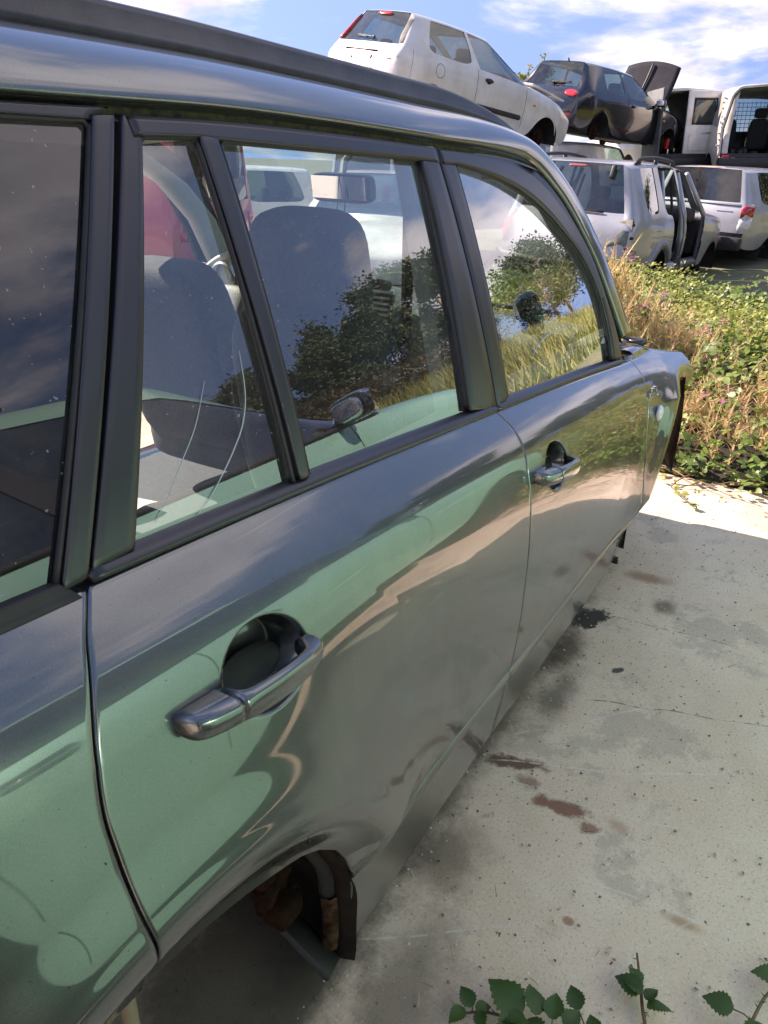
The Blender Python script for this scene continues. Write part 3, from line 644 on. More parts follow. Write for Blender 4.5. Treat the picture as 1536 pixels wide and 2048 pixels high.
for y in (.28, .37, .46):
    bm = bmesh.new(); lathe(bm, [(.04, 0), (.001, -.001)], 24, 'X', (1.556, y+.06, .895), close=False); bmpart('gauge_face', bm, gf, db)
# mirror, stalk, hanging cord
mr_ = bpy.data.objects.new('rear_view_mirror', None); COL.objects.link(mr_); suvpart(mr_)
bm = bmesh.new(); cushion(bm, (1.50, -.07, 1.185), (.035, .23, .075), Matrix.Rotation(R(-10), 3, 'Z') @ ry(-8), .35); bmpart('mirror_housing', bm, M['dashdark'], mr_)
bm = bmesh.new(); box(bm, (1.4815, -.067, 1.1855), (.002, .205, .058), Matrix.Rotation(R(-10), 3, 'Z') @ ry(-8), 0); bmpart('mirror_glass', bm, M['chrome'], mr_)
bm = bmesh.new(); tube(bm, [(1.51, -.06, 1.20), (1.58, -.02, 1.25), (1.64, 0, 1.27)], .010, 8); bmpart('mirror_stalk', bm, M['dash'], mr_)
bm = bmesh.new()
for y in (-.075, -.10): tube(bm, [(1.475, y, 1.215), (1.472, y+.004, 1.12), (1.475, -.088, 1.05)], .002, 5)
box(bm, (1.475, -.088, 1.03), (.012, .04, .05)); bmpart('hanging_cord', bm, M['cable'], mr_)
# door inner cards of the two remaining doors
for par, xa, xb in ((rd, .0, .87), (fd, .93, 1.78)):
    bm = bmesh.new(); box(bm, ((xa+xb)/2, -.775, .60), (xb-xa, .05, .50), bev=.02); box(bm, ((xa+xb)/2, -.735, .66), ((xb-xa)*.6, .06, .06), bev=.02)
    bmpart('door_card', bm, M['trim'], par)
# seat belt over the rear pillar
for s in (-1, 1):
    bm = bmesh.new(); tube(bm, [(.885, .635*s, 1.2), (.90, .63*s, .9), (.93, .64*s, .5)], .012, 4); bmpart('seat_belt', bm, M['seat'])

# pale sheet added to stand for the patch of sunlight on the floor
V = [(x, y, .262+.012*math.sin(x*22+y*9)) for x in np.linspace(.92, 1.12, 12) for y in np.linspace(.36, .70, 12)]
o = mk('sunlit_floor_patch', V, grid_faces(12, 12), mat('sunlit_floor_pale', (.62, .60, .55), rough=.9, noise=.2, nscale=12, bump=.8, bscale=40)); setp(o, 'pale sheet added as the sunlit patch on the floor of the near car', 'sheet')

bm = bmesh.new(); box(bm, (.95, -.18, 1.428), (.10, .035, .03), bev=.012); tube(bm, [(.92, -.18, 1.44), (.86, -.18, 1.462), (.80, -.18, 1.468)], [.008, .006, .004], 6); bmpart('roof_aerial', bm, M['rubber'])
# old film scratches on the panes and stone chips in the paint
SCR = mat('pale_scratch', (.42, .50, .46), rough=.5)
def scratch_line(par, pts, off, r=.0009):
    bm = bmesh.new(); q = resample(pts, 40, True); tube(bm, [(x, -(float(Ys(x, z))+off), z) for x, z in q], [r*(.35+.65*math.sin(math.pi*min(.97, max(.03, k/39)))) for k in range(40)], 5)
    suvpart_to(mkbm('film_scratch', bm, SCR, None), par)
scratch_line(rd, [(.266, 1.051), (.256, 1.006), (.239, .976), (.213, .952), (.186, .932), (.16, .915), (.136, .904)], -.0095)
scratch_line(rd, [(.200, 1.031), (.167, .989), (.131, .957), (.103, .932), (.08, .915)], -.0095, .0006)
scratch_line(fd, [(1.14, .889), (1.188, .906), (1.268, .916), (1.389, .912)], -.0115, .0013)
scratch_line(fd, [(1.425, .867), (1.374, .850), (1.287, .843)], -.0115, .0008)
CH = mat('bare_primer_chip', (.62, .62, .60), rough=.7)
for par, x, z, s in ((rd, .126, .53, .0035), (rd, .132, .512, .0022), (rd, .266, .713, .0018), (fd, 1.022, .481, .0025), (rd, .277, .679, .0012), (rd, .12, .65, .0012), (qp, -.115, .70, .0015), (rd, .621, .361, .0018), (rd, .50, .42, .0012), (rd, .03, .60, .001)):
    bm = bmesh.new(); y = float(Ys(x, z)); n = 7; ring = [bm.verts.new((x+s*.5*math.cos(6.28*k/n)*random.uniform(.5, 1), -y-.0006, z+s*1.2*math.sin(6.28*k/n)*random.uniform(.5, 1))) for k in range(n)]; bm.faces.new(ring)
    bmesh.ops.solidify(bm, geom=bm.faces[:], thickness=.0008); suvpart_to(mkbm('paint_chip', bm, CH, None, smooth=False), par)
# ------------------------------------------------------------------ ground
def terrain_h(x, y):
    """level yard, a bank in front, a grassy rise to the right"""
    h = 0.0
    d = max(0.0, -y-4.2)                       # to the right of the parked cars the field climbs
    h += 2.4*(1-math.exp(-max(0, d)/16.0)) if d > 0 else 0
    f = max(0.0, x-7.0)
    h += .9*(1-math.exp(-f/14.0))*max(0.0, min(1.0, (-y+0.5)/5.0)) if f > 0 else 0
    return h
def build_ground():
    def axis(a, b, far):
        near = list(np.arange(a, b+.01, .8)); s = 1.2; lo = []; v = a
        while v > -far: v -= s; s *= 1.35; lo.append(v)
        hi = []; v = b; s = 1.2
        while v < far: v += s; s *= 1.35; hi.append(v)
        return lo[::-1]+near+hi
    X = axis(-12, 30, 1200); Yv = axis(-30, 20, 1200); V = []
    for x in X:
        for y in Yv:
            h = terrain_h(x, y)
            rough = 0 if (-8 < x < 4.6 and -3.6 < y < 9) else mnoise.noise((x*.35, y*.35, 0))*.10+mnoise.noise((x*.08, y*.08, 5))*.25*(1 if y < -5 else .3)
            V.append((x, y, h+rough*.8-(.05 if rough else .012)))
    m = mat('dry_earth_and_grass', (.16, .145, .085), rough=.95, noise=.6, nscale=1.3, nd=(.075, .095, .03), bump=1, bscale=30)
    setp(mk('ground', V, grid_faces(len(X), len(Yv)), m), kind='structure')
build_ground()

def concrete_mat():
    m = bpy.data.materials.new('stained_concrete'); m.use_nodes = True
    nt = m.node_tree; N = nt.nodes; L = nt.links; p = N['Principled BSDF']; p.inputs['Roughness'].default_value = .88; p.inputs['Specular IOR Level'].default_value = .3
    g = N.new('ShaderNodeNewGeometry'); P = g.outputs['Position']
    def noise(scale, detail=6, rough=.6, vec=None):
        n = N.new('ShaderNodeTexNoise'); n.inputs['Scale'].default_value = scale; n.inputs['Detail'].default_value = detail; n.inputs['Roughness'].default_value = rough
        L.new(vec or P, n.inputs['Vector']); return n.outputs['Fac']
    def rng(v, a, b, c=0., d=1., smooth=True):
        r = N.new('ShaderNodeMapRange'); r.interpolation_type = 'SMOOTHSTEP' if smooth else 'LINEAR'
        r.inputs[1].default_value = a; r.inputs[2].default_value = b; r.inputs[3].default_value = c; r.inputs[4].default_value = d; L.new(v, r.inputs[0]); return r.outputs[0]
    def mixc(f, a, b):
        x = N.new('ShaderNodeMix'); x.data_type = 'RGBA'
        L.new(f, x.inputs[0])
        for i, v in ((6, a), (7, b)):
            if isinstance(v, tuple): x.inputs[i].default_value = (*v, 1)
            else: L.new(v, x.inputs[i])
        return x.outputs[2]
    def M2(op, a, b):
        x = N.new('ShaderNodeMath'); x.operation = op
        for i, v in enumerate((a, b)):
            if isinstance(v, (int, float)): x.inputs[i].default_value = v
            else: L.new(v, x.inputs[i])
        return x.outputs[0]
    c = mixc(rng(noise(1.6, 5), .35, .68), (.53, .415, .315), (.63, .51, .405))
    c = mixc(rng(noise(7, 6), .45, .75, 0, .55), c, (.64, .535, .44))
    c = mixc(rng(noise(.9, 4, .5), .50, .72, 0, .45), c, (.41, .31, .225))       # ochre tinge
    # sandy grain: fine light and dark grains
    c = mixc(rng(noise(150, 4, .75), .52, .68, 0, .60), c, (.24, .205, .17))
    c = mixc(rng(noise(190, 3, .75), .57, .70, 0, .75), c, (.72, .67, .59))
    # wear: paste left in patches over darker aggregate
    w1 = rng(noise(3.1, 8, .72), .53, .60); 
    c = mixc(M2('MULTIPLY', w1, .35), c, (.20, .185, .16))
    # dark specks
    c = mixc(rng(noise(75, 2, .5), .70, .74, 0, .85), c, (.055, .048, .042))
    # pits and grain seen close up
    # dirt splashed beside the sills and round old oil, and darker ground under the car
    def ground_mark(cx, cy, rx, ry, ang, colour, strength, soft=.5, dist=.5, nsc=9.):
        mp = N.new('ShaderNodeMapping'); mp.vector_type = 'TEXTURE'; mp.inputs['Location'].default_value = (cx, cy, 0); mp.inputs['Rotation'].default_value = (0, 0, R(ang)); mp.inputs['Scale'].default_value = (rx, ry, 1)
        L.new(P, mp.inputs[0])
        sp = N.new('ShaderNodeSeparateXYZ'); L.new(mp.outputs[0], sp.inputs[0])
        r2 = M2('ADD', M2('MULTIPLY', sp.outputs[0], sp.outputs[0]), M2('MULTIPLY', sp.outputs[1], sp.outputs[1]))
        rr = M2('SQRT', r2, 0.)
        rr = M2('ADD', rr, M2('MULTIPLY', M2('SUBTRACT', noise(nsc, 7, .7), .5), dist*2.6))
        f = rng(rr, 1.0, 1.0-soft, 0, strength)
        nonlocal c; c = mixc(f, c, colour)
    ground_mark(.34, -.99, .26, .11, 10, (.12, .10, .075), .7, .8)
    ground_mark(.62, -.93, .16, .11, 0, (.12, .09, .062), .75, .9)
    ground_mark(.945, -.935, .085, .030, -72, (.10, .045, .032), .9, .5, .75, 24)
    ground_mark(.905, -.985, .035, .030, -60, (.17, .085, .055), .7, .7, .8, 30)
    ground_mark(.878, -1.075, .078, .026, -80, (.17, .070, .045), .88, .5, .75, 26)
    ground_mark(.855, -1.145, .030, .020, -70, (.19, .085, .05), .8, .6, .8, 32)
    ground_mark(.895, -1.19, .035, .026, 60, (.33, .21, .13), .6, .8, .8, 30)
    ground_mark(1.66, -.885, .085, .05, -20, (.020, .021, .024), .96, .3, .75, 22)
    ground_mark(1.46, -.885, .16, .07, 0, (.09, .065, .045), .85, .8)
    ground_mark(1.44, -1.035, .024, .013, -30, (.03, .034, .04), .9, .35, .5, 40)
    ground_mark(2.02, -.97, .05, .12, 5, (.24, .12, .065), .7, .9)
    ground_mark(1.86, -1.06, .06, .05, 0, (.12, .08, .06), .75, .8)
    ground_mark(1.25, -.93, .25, .07, 0, (.10, .085, .065), .8, .9)
    ground_mark(.20, -.75, .55, .22, 0, (.06, .052, .040), .85, .6)  # broad dark oval on the ground under the rear arch
    ground_mark(.9, -.82, 1.5, .10, 0, (.07, .06, .048), .8, .8)  # long dark strip on the ground along the sill line
    ground_mark(.73, -1.36, .02, .05, 0, (.30, .18, .10), .7, .7); ground_mark(.62, -1.18, .012, .014, 0, (.26, .13, .07), .8, .5, .3, 40)
    # scratch marks: long pale curves
    def scratch(x0, y0_, ang, ln, amp, colour, strength, wdt=.0035):
        mp = N.new('ShaderNodeMapping'); mp.vector_type = 'TEXTURE'; mp.inputs['Location'].default_value = (x0, y0_, 0); mp.inputs['Rotation'].default_value = (0, 0, R(ang)); L.new(P, mp.inputs[0])
        sp = N.new('ShaderNodeSeparateXYZ'); L.new(mp.outputs[0], sp.inputs[0])
        off = M2('MULTIPLY', M2('SUBTRACT', noise(2.2, 2), .5), amp)
        d = M2('ABSOLUTE', M2('ADD', sp.outputs[1], off), 0.)
        f = M2('MULTIPLY', rng(d, wdt, wdt*.3, 0, strength), M2('MULTIPLY', rng(M2('ABSOLUTE', sp.outputs[0], 0.), ln, ln*.8), rng(noise(30, 4), .38, .58)))
        nonlocal c; c = mixc(f, c, colour)
    for a in ((1.05, -1.12, -62, .28, .10, (.58, .55, .5), .7), (.95, -1.25, -78, .34, .12, (.56, .53, .48), .6), (1.18, -1.02, -40, .22, .08, (.55, .53, .48), .6), (.75, -1.42, -85, .30, .06, (.58, .55, .50), .55), (1.35, -1.22, -70, .25, .10, (.10, .085, .07), .8), (.62, -1.30, -30, .3, .10, (.56, .53, .48), .5), (1.72, -1.02, -85, .30, .06, (.10, .085, .07), .7), (.47, -.99, -50, .2, .06, (.55, .52, .47), .5)): scratch(*a)
    L.new(c, p.inputs['Base Color'])
    b = N.new('ShaderNodeBump'); b.inputs['Strength'].default_value = .55; b.inputs['Distance'].default_value = .003
    h = M2('ADD', M2('MULTIPLY', noise(230, 4, .65), .7), M2('MULTIPLY', noise(14, 6), .8)); L.new(h, b.inputs['Height']); L.new(b.outputs[0], p.inputs['Normal'])
    return m
def build_slab():
    xs = np.linspace(-7, 3.55, 60); V = []
    for x in xs:
        for y in np.linspace(-3.4, 8.5, 60):
            ex = .25*mnoise.noise((y*1.3, 3, 0)) if x > 3.4 else 0
            V.append((x+ex, y, 0.004*mnoise.noise((x*.8, y*.8, 0))))
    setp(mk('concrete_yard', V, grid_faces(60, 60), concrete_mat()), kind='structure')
build_slab()
# ------------------------------------------------------------------ other vehicles
from mathutils.bvhtree import BVHTree
def car_paint(name, c, metal=0., rough=.35, coat=.8, dirt=.25, dcol=None, cr=.06):
    m = mat(name, c, rough=rough, metal=metal, coat=coat, coat_rough=cr, noise=dirt, nscale=3.2, nd=dcol or tuple(v*(1-dirt) for v in c)); return m
PW = car_paint('white_car_paint', (.74, .735, .70), dirt=.12, dcol=(.60, .575, .52))
PWD = car_paint('dirty_white_paint', (.62, .61, .58), dirt=.3, dcol=(.42, .38, .32))
PB = car_paint('black_blue_paint', (.006, .007, .016), coat=1., rough=.2, dirt=.3, cr=.015)
PS = car_paint('silver_paint', (.42, .43, .45), metal=.55, rough=.38, dirt=.2)
PS2 = car_paint('silver_grey_paint', (.47, .48, .50), metal=.5, rough=.4, dirt=.2)
PR = car_paint('faded_red_paint', (.50, .055, .060), dirt=.25)
PG = car_paint('mint_green_metallic', (.30, .60, .46), metal=.45, rough=.36, coat=1., dirt=.06)
M['cglass'] = glass('car_glass', (.42, .52, .50), 2.2)
M['cdark'] = glass('smoked_glass', (.10, .12, .13), 2.2)
M['red'] = mat('red_lens', (.42, .008, .012), rough=.12, coat=1)
M['redc'] = mat('red_caliper', (.45, .02, .02), rough=.5)
M['orange'] = mat('orange_lens', (.8, .22, .02), rough=.2)
M['wlens'] = mat('frosted_lens', (.62, .62, .60), rough=.15, coat=1)
M['cav'] = mat('bare_cavity', (.22, .23, .20), rough=.7, noise=.6, nscale=9)
M['cseat'] = mat('grey_seat', (.06, .062, .066), rough=.9)
M['blackplastic'] = mat('grey_black_plastic', (.028, .028, .030), rough=.55, noise=.4, nscale=8)

def build_car(root, S, paint):
    """cage -> smooth body -> split into parts. S: dimensions in metres, x=0 at the rear axle, +x forward"""
    g = S.get; zs, w = S['zs'], S['w']; r = S['r']; xr, xf, wbase = S['rear'], S['front'], S['wb']; xc = S['cowl']
    wins, doors = S['wins'], S['doors']
    base = [xr, xr+.16] + [k*r for k in (-1.08, -.72, 0, .72, 1.08)] + [wbase+k*r for k in (-1.08, -.72, 0, .72, 1.08)] + [xc-.5, xc, xf-.12, xf]
    ext = [v for ab in list(wins)+list(doors) for v in ab]
    xs_ = sorted(base)
    for v in ext:
        if min(abs(v-b) for b in xs_) > .03: xs_.append(v)
    xs_ = sorted(v for v in xs_ if xr-.001 <= v <= xf+.001)
    ps = S['prof']           # belt height, along x
    rt, rf = S['roof_rear'], S['roof_front']; rb = S['rear_belt']
    fracs = (1.0, .86, .45, 0.0)
    def station(x):
        zbx = float(np.interp(x, ps[0], ps[1]))
        tw = w*(1-.10*sstep((xr+.35-x)/.35)-.14*sstep((x-xf+.6)/.6)); tw = float(tw)
        arch = 0
        for c in (0, wbase):
            if abs(x-c) < r*1.1: arch = max(arch, .30+math.sqrt(max(0, (r*1.02)**2-(x-c)**2)))
        z0 = max(zs if xr+.1 < x < xf-.1 else zs+.06, arch if arch > zs else 0)
        z1 = max(zs+.36*(zbx-zs), z0+.05); z2 = max(zs+.80*(zbx-zs), z1+.06); z2 = min(z2, zbx-.03)
        row = [(x, tw*(.95 if z0 < zs+.1 else .985), z0), (x, tw, z1), (x, tw*.99, z2)]
        if x <= xc-.5+1e-6:
            xb = max(x, rb) if x > xr+.01 else rb
            t = (xb-rb)/(xc-.5-rb); x4 = rt+t*(rf-rt)
            zr = float(np.interp(x4, S['roof'][0], S['roof'][1])); wr = S['wr']*(1-.06*float(sstep((rt+.3-x4)/.3)))
            row.append((xb, tw*S['wbelt'], zbx)); row.append((x4, wr+.35*(g('rail', .055)-.055), zr-g('rail', .055)))
            for f in fracs[1:]: row.append((x4-(.03*(1-f*f) if x <= xr+.01 else 0)+(.09*(1-f*f) if x > xc-.51 else 0), wr*f, zr-.012*f*f))
        else:
            hz = zbx; row.append((x, tw*.955, hz-.012)); row.append((x+(.02 if x <= xc+.01 else 0), tw*.86, hz+.018))
            bow = .14*(1 if x <= xc+.01 else 0)
            for f in fracs[1:]: row.append((x+bow*(1-f*f)*1.0, tw*.86*f, hz+.018+g('bow', .05)*(1-f*f)))
        return row
    ST = [station(x) for x in xs_]; ns = len(ST)
    bm = bmesh.new(); VV = {}
    def vert(i, k, s):
        if k == 7: s = 1
        if (i, k, s) not in VV:
            p = ST[i][k]; VV[(i, k, s)] = bm.verts.new((p[0], -p[1]*s, p[2]))
        return VV[(i, k, s)]
    mats = []; 
    def mid(n):
        if n not in mats: mats.append(n)
        return mats.index(n)
    crease = bm.edges.layers.float.new('crease_edge')
    def face(vs_, n):
        try: f = bm.faces.new(vs_)
        except ValueError: return
        f.material_index = mid(n); f.smooth = True
    openrear = g('open_rear', False); gone = g('gone', ())
    for i in range(ns-1):
        xm = (xs_[i]+xs_[i+1])/2
        for s in (1, -1):
            for k in range(7):
                n = 'body_shell'
                dn = next((j for j, (a, b) in enumerate(doors) if a < xm < b), None); wn = next((j for j, (a, b) in enumerate(wins) if a < xm < b), None)
                if k <= 2 and dn is not None: n = 'door_%d%s' % (dn, 'R' if s > 0 else 'L')
                if k == 3 and wn is not None and xm < xc: n = 'window_%d%s' % (wn, 'R' if s > 0 else 'L')
                if k >= 4: n = 'roof' if xm < xc-.5 else (('windscreen' if k > 4 else 'screen_pillar') if xm < xc else 'bonnet')
                if k == 3 and xm > xc: n = 'body_shell'
                if k == 3 and g('black_pillars') and wn is None and S['wins'][0][0] < xm < xc-.5: n = 'window_pillar'
                if any(n.startswith(q) for q in gone): continue
                q = [vert(i, k, s), vert(i+1, k, s), vert(i+1, k+1, s), vert(i, k+1, s)]
                face(q if s > 0 else q[::-1], n)
    # ends
    def end(i, rear):
        xbul = -.09 if rear else .16
        cols = {}
        for s in (1, -1):
            for ci, f in enumerate(fracs):
                if ci == 3 and s < 0: continue
                for k in range(5):
                    if ci == 0: v = vert(i, k, s)
                    elif k == 4: v = vert(i, 4+ci, s)
                    else:
                        p = ST[i][k]; b = xbul*(1-f*f)*(1 if k < 3 else .5 if rear else .9)-(.035 if rear and k in (0, 1) else 0)
                        v = bm.verts.new((p[0]+b, -p[1]*f*s, p[2]))
                    cols[(ci, k, s)] = v
            for ci in range(3):
                for k in range(4):
                    a, b = cols[(ci, k, s)], cols.get((ci+1, k, s), cols.get((3, k, 1))); c, d = cols.get((ci+1, k+1, s), cols.get((3, k+1, 1))), cols[(ci, k+1, s)]
                    if rear:
                        n = ('rear_bumper', 'tailgate', 'tailgate', 'rear_window')[k]
                        if ci == 0 and k == 3: n = 'body_shell'
                        if ci == 0 and k == 2: n = 'body_shell'
                        if openrear and k >= 1 and ci >= 1: continue
                    else: n = 'front_bumper' if k < 2 else 'front_panel'
                    if any(n.startswith(q) for q in gone): continue
                    q = [b, a, d, c] if rear else [a, b, c, d]
                    face(q if s > 0 else q[::-1], n)
    end(0, True); end(ns-1, False)
    for e in bm.edges:
        ms = {f.material_index for f in e.link_faces}
        if len(e.link_faces) == 2 and len(ms) == 2: e[crease] = .55
        nm = {mats[m] for m in ms}
        if any('window' in n or n == 'windscreen' for n in nm) and len(nm) == 2: e[crease] = .8
    me = bpy.data.meshes.new('cage'); bm.to_mesh(me); bm.free()
    o = bpy.data.objects.new('cage', me); COL.objects.link(o)
    md = o.modifiers.new('s', 'SUBSURF'); md.levels = 3 if g('fine') else 2; md.render_levels = md.levels
    ev = o.evaluated_get(bpy.context.evaluated_depsgraph_get()); em = bpy.data.meshes.new_from_object(ev)
    bpy.data.objects.remove(o); bpy.data.meshes.remove(me)
    bm = bmesh.new(); bm.from_mesh(em); bpy.data.meshes.remove(em)
    root['_bvh'] = 0; BV = BVHTree.FromBMesh(bm)
    # group faces by part
    parts = {}
    bm.faces.ensure_lookup_table()
    for f in bm.faces: parts.setdefault(mats[f.material_index], []).append(f)
    objs = {}
    def islands(fs):
        left = set(fs); out = []
        while left:
            st_ = [left.pop()]; isl = []
            while st_:
                f = st_.pop(); isl.append(f)
                for e_ in f.edges:
                    for q in e_.link_faces:
                        if q in left: left.discard(q); st_.append(q)
            out.append(isl)
        return out
    todo = [(n, isl) for n, fs in parts.items() for isl in islands(fs)]
    for n, fs in todo:
        vm = {}; V = []; F = []
        for f in fs:
            idx = []
            for v in f.verts:
                if v not in vm: vm[v] = len(V); V.append(v.co.copy())
                idx.append(vm[v])
            F.append(idx)
        isg = ('window' in n or n == 'windscreen') and n != 'window_pillar'
        nm = n.split('_')[0] if n.startswith('door') else ('side_window' if n.startswith('window_') else n)
        mm = paint
        if isg: mm = g('glassmat', M['cglass'])
        if n == 'window_pillar': mm = M['frame']
        if n in ('rear_bumper', 'front_bumper') and g('black_bumper'): mm = M['blackplastic']
        b2 = bmesh.new(); vs2 = [b2.verts.new(v) for v in V]
        for q in F:
            ff = b2.faces.new([vs2[i] for i in q]); ff.smooth = True
        if isg:
            res = bmesh.ops.inset_region(b2, faces=b2.faces[:], thickness=.022, depth=0., use_even_offset=True, use_boundary=True)
            rimf = set(res['faces']); inner = [f for f in b2.faces if f not in rimf]
            iv = {v for f in inner for v in f.verts}; c = sum((v.co for v in iv), Vector())/max(1, len(iv))
            nrm = sum((f.normal*f.calc_area() for f in inner), Vector()).normalized()
            for v in iv: v.co -= nrm*.006
            b3 = b2.copy(); b3.faces.ensure_lookup_table(); b2.faces.ensure_lookup_table()
            ri = {f.index for f in rimf}; b2.faces.index_update()
            ri = set(); 
            for i, f in enumerate(b2.faces):
                if f in rimf: ri.add(i)
            bmesh.ops.delete(b3, geom=[f for i, f in enumerate(b3.faces) if i not in ri], context='FACES')
            bmesh.ops.delete(b2, geom=list(rimf), context='FACES')
            o = raw(nm, b2, mm, root); sl_ = raw('window_seal', b3, M['rubber'], o)
        else: o = raw(nm, b2, mm, root)
        if n.startswith('door'): 
            md_ = o
        objs[n] = o
    bm.free()
    return objs, BV
def raw(name, bm, m, parent):
    me = bpy.data.meshes.new(name); bm.to_mesh(me); bm.free(); me.materials.append(m); o = bpy.data.objects.new(name, me); COL.objects.link(o); o.parent = parent; return o
def side_hit(BV, x, z, s=1):
    h = BV.ray_cast(Vector((x, -3*s, z)), Vector((0, s, 0))); return h[0].y if h[0] else -.8*s
def rear_hit(BV, y, z):
    h = BV.ray_cast(Vector((-4, y, z)), Vector((1, 0, 0)))
    if h[0] and h[0].x < 0: return h[0].x
    q = BV.find_nearest(Vector((-.9, y, z))); return q[0].x if q[0] else -.6
def top_hit(BV, x, y):
    h = BV.ray_cast(Vector((x, y, 4)), Vector((0, 0, -1))); return h[0].z if h[0] else 1.4
def gap_line(BV, pts, parent, r=.004, s=1, name='shut_line'):
    bm = bmesh.new(); tube(bm, [(x, side_hit(BV, x, z, s)+.001*s, z) for x, z in resample(pts, max(8, len(pts)*7))], r, 5); return mkbm(name, bm, M['dark'], parent)
def rear_patch(BV, outline, parent, name, m, out=.012):
    """flat-ish lamp or plate lying on the tail: outline in (y,z)"""
    bm = bmesh.new(); c = np.mean(outline, axis=0); rings = []
    for k, o_ in ((1.0, -.004), (.97, out*.75), (.80, out), (.4, out*1.15)):
        rings.append([bm.verts.new((rear_hit(BV, c[0]+(y-c[0])*k, c[1]+(z-c[1])*k)-o_, c[0]+(y-c[0])*k, c[1]+(z-c[1])*k)) for y, z in outline])
    n = len(outline)
    for i in range(3):
        for j in range(n): bm.faces.new((rings[i][j], rings[i][(j+1) % n], rings[i+1][(j+1) % n], rings[i+1][j]))
    bm.faces.new(rings[-1]); return mkbm(name, bm, m, parent)
def side_patch(BV, outline, parent, name, m, out=.01, s=1):
    bm = bmesh.new(); c = np.mean(outline, axis=0); rings = []
    for k, o_ in ((1.0, -.004), (.97, out*.8), (.75, out)):
        rings.append([bm.verts.new((c[0]+(x-c[0])*k, side_hit(BV, c[0]+(x-c[0])*k, c[1]+(z-c[1])*k, s)-o_*s, c[1]+(z-c[1])*k)) for x, z in outline])
    n = len(outline)
    for i in range(2):
        for j in range(n): bm.faces.new((rings[i][j], rings[i][(j+1) % n], rings[i+1][(j+1) % n], rings[i+1][j]))
    bm.faces.new(rings[-1]); return mkbm(name, bm, m, parent)
def ell(cy, cz, ry_, rz, n=16, tilt=0.): return [(cy+ry_*math.cos(2*math.pi*k/n), cz+rz*math.sin(2*math.pi*k/n)+tilt*ry_*math.cos(2*math.pi*k/n)) for k in range(n)]
def fittings(root, S, BV, seats=True, disc=True, wells=True):
    r = S['r']; w = S['w']
    bm = bmesh.new(); box(bm, ((S['rear']+S['front'])/2, 0, S['zs']+.02), (S['front']-S['rear']-.3, w*1.5, .05)); mkbm('underbody', bm, M['under'], root)
    for cx in (0, S['wb']):
        for s in (1, -1):
            if wells:
                rows = [[(cx+(r+.01)*math.cos(a), -y*s, .30+(r+.01)*math.sin(a)) for y in (w*.965, w*.75, w*.55)] for a in np.linspace(-.15, math.pi+.15, 15)]
                V = [v for q in rows for v in q]; n0 = len(V); V.append((cx, -w*.55*s, .30)); F = grid_faces(15, 3)+[(i*3+2, (i+1)*3+2, n0) for i in range(14)]
                mk('wheel_well', V, F, M['under'], root)
            if disc:
                bm = bmesh.new(); lathe(bm, [(.001, -w*.90*s), (.035, -w*.90*s), (.065, -w*.885*s), (.07, -w*.85*s), (.135, -w*.845*s), (.135, -w*.82*s), (.06, -w*.81*s), (.05, -w*.5*s)], 20, 'Y', (cx, 0, .30)); mkbm('brake_disc', bm, M['rust'], root, angle=40)
    if seats:
        xs0 = S.get('seat_x', 1.0)
        for s in (1, -1):
            bm = bmesh.new(); cushion(bm, (xs0, .36*s, .80*S.get('seat_k', 1)), (.15, .46, .62), ry(-14), .4, taper=.2); cushion(bm, (xs0-.08, .36*s, 1.13*S.get('seat_k', 1)+.0), (.09, .26, .16), ry(-10), .5); cushion(bm, (xs0+.25, .36*s, .50), (.5, .46, .16), ry(-6), .4); mkbm('seat', bm, M['cseat'], root)
        bm = bmesh.new(); cushion(bm, (.10, 0, .78), (.16, 1.2, .50), ry(-16), .35)
        for s in (1, -1): cushion(bm, (.02, .33*s, 1.05), (.08, .24, .13), ry(-10), .5)
        mkbm('rear_seat', bm, M['cseat'], root)
        bm = bmesh.new(); cushion(bm, (S['cowl']-.32, 0, S['prof'][1][1]-.08), (.5, w*1.66, .24), ry(4), .4); mkbm('dashboard', bm, M['blackplastic'], root)
        bm = bmesh.new(); rt_ = Matrix.Rotation(R(-62), 3, 'Y'); tube(bm, [rt_ @ Vector((.18*math.cos(a), .18*math.sin(a), 0))+Vector((S['cowl']-.62, .36, .95)) for a in np.linspace(0, 6.283, 25)], .015, 6, False); mkbm('steering_wheel', bm, M['blackplastic'], root)
def wiper(BV, y0_, y1_, z0_, z1_, root):
    bm = bmesh.new(); pts = [(rear_hit(BV, y, z)-.02, y, z) for y, z in zip(np.linspace(y0_, y1_, 7), np.linspace(z0_, z1_, 7))]
    tube(bm, pts, [.016, .013, .010, .009, .008, .007, .005], 6); tube(bm, [(p[0]-.004, p[1], p[2]-.012) for p in pts[2:]], .007, 5); box(bm, (pts[0][0], y0_, z0_), (.03, .05, .04), bev=.008); mkbm('rear_wiper', bm, M['blackplastic'], root)
def pose(root, loc, rot, sc=.92):
    root.location = loc; root.rotation_euler = tuple(R(a) for a in rot); root.scale = (sc, sc, sc)
def mirror_part(BV, x, z, root, m, s=1):
    y = side_hit(BV, x, z, s)
    bm = bmesh.new(); cushion(bm, (x, y-.12*s, z+.04), (.10, .20, .14), Matrix.Identity(3), .55); tube(bm, [(x, y, z), (x, y-.07*s, z+.02)], .02, 6)
    o = mkbm('door_mirror', bm, m, root); bm = bmesh.new(); cushion(bm, (x-.045, y-.12*s, z+.04), (.02, .17, .11), Matrix.Identity(3), .6); mkbm('mirror_glass', bm, M['chrome'], o); return o
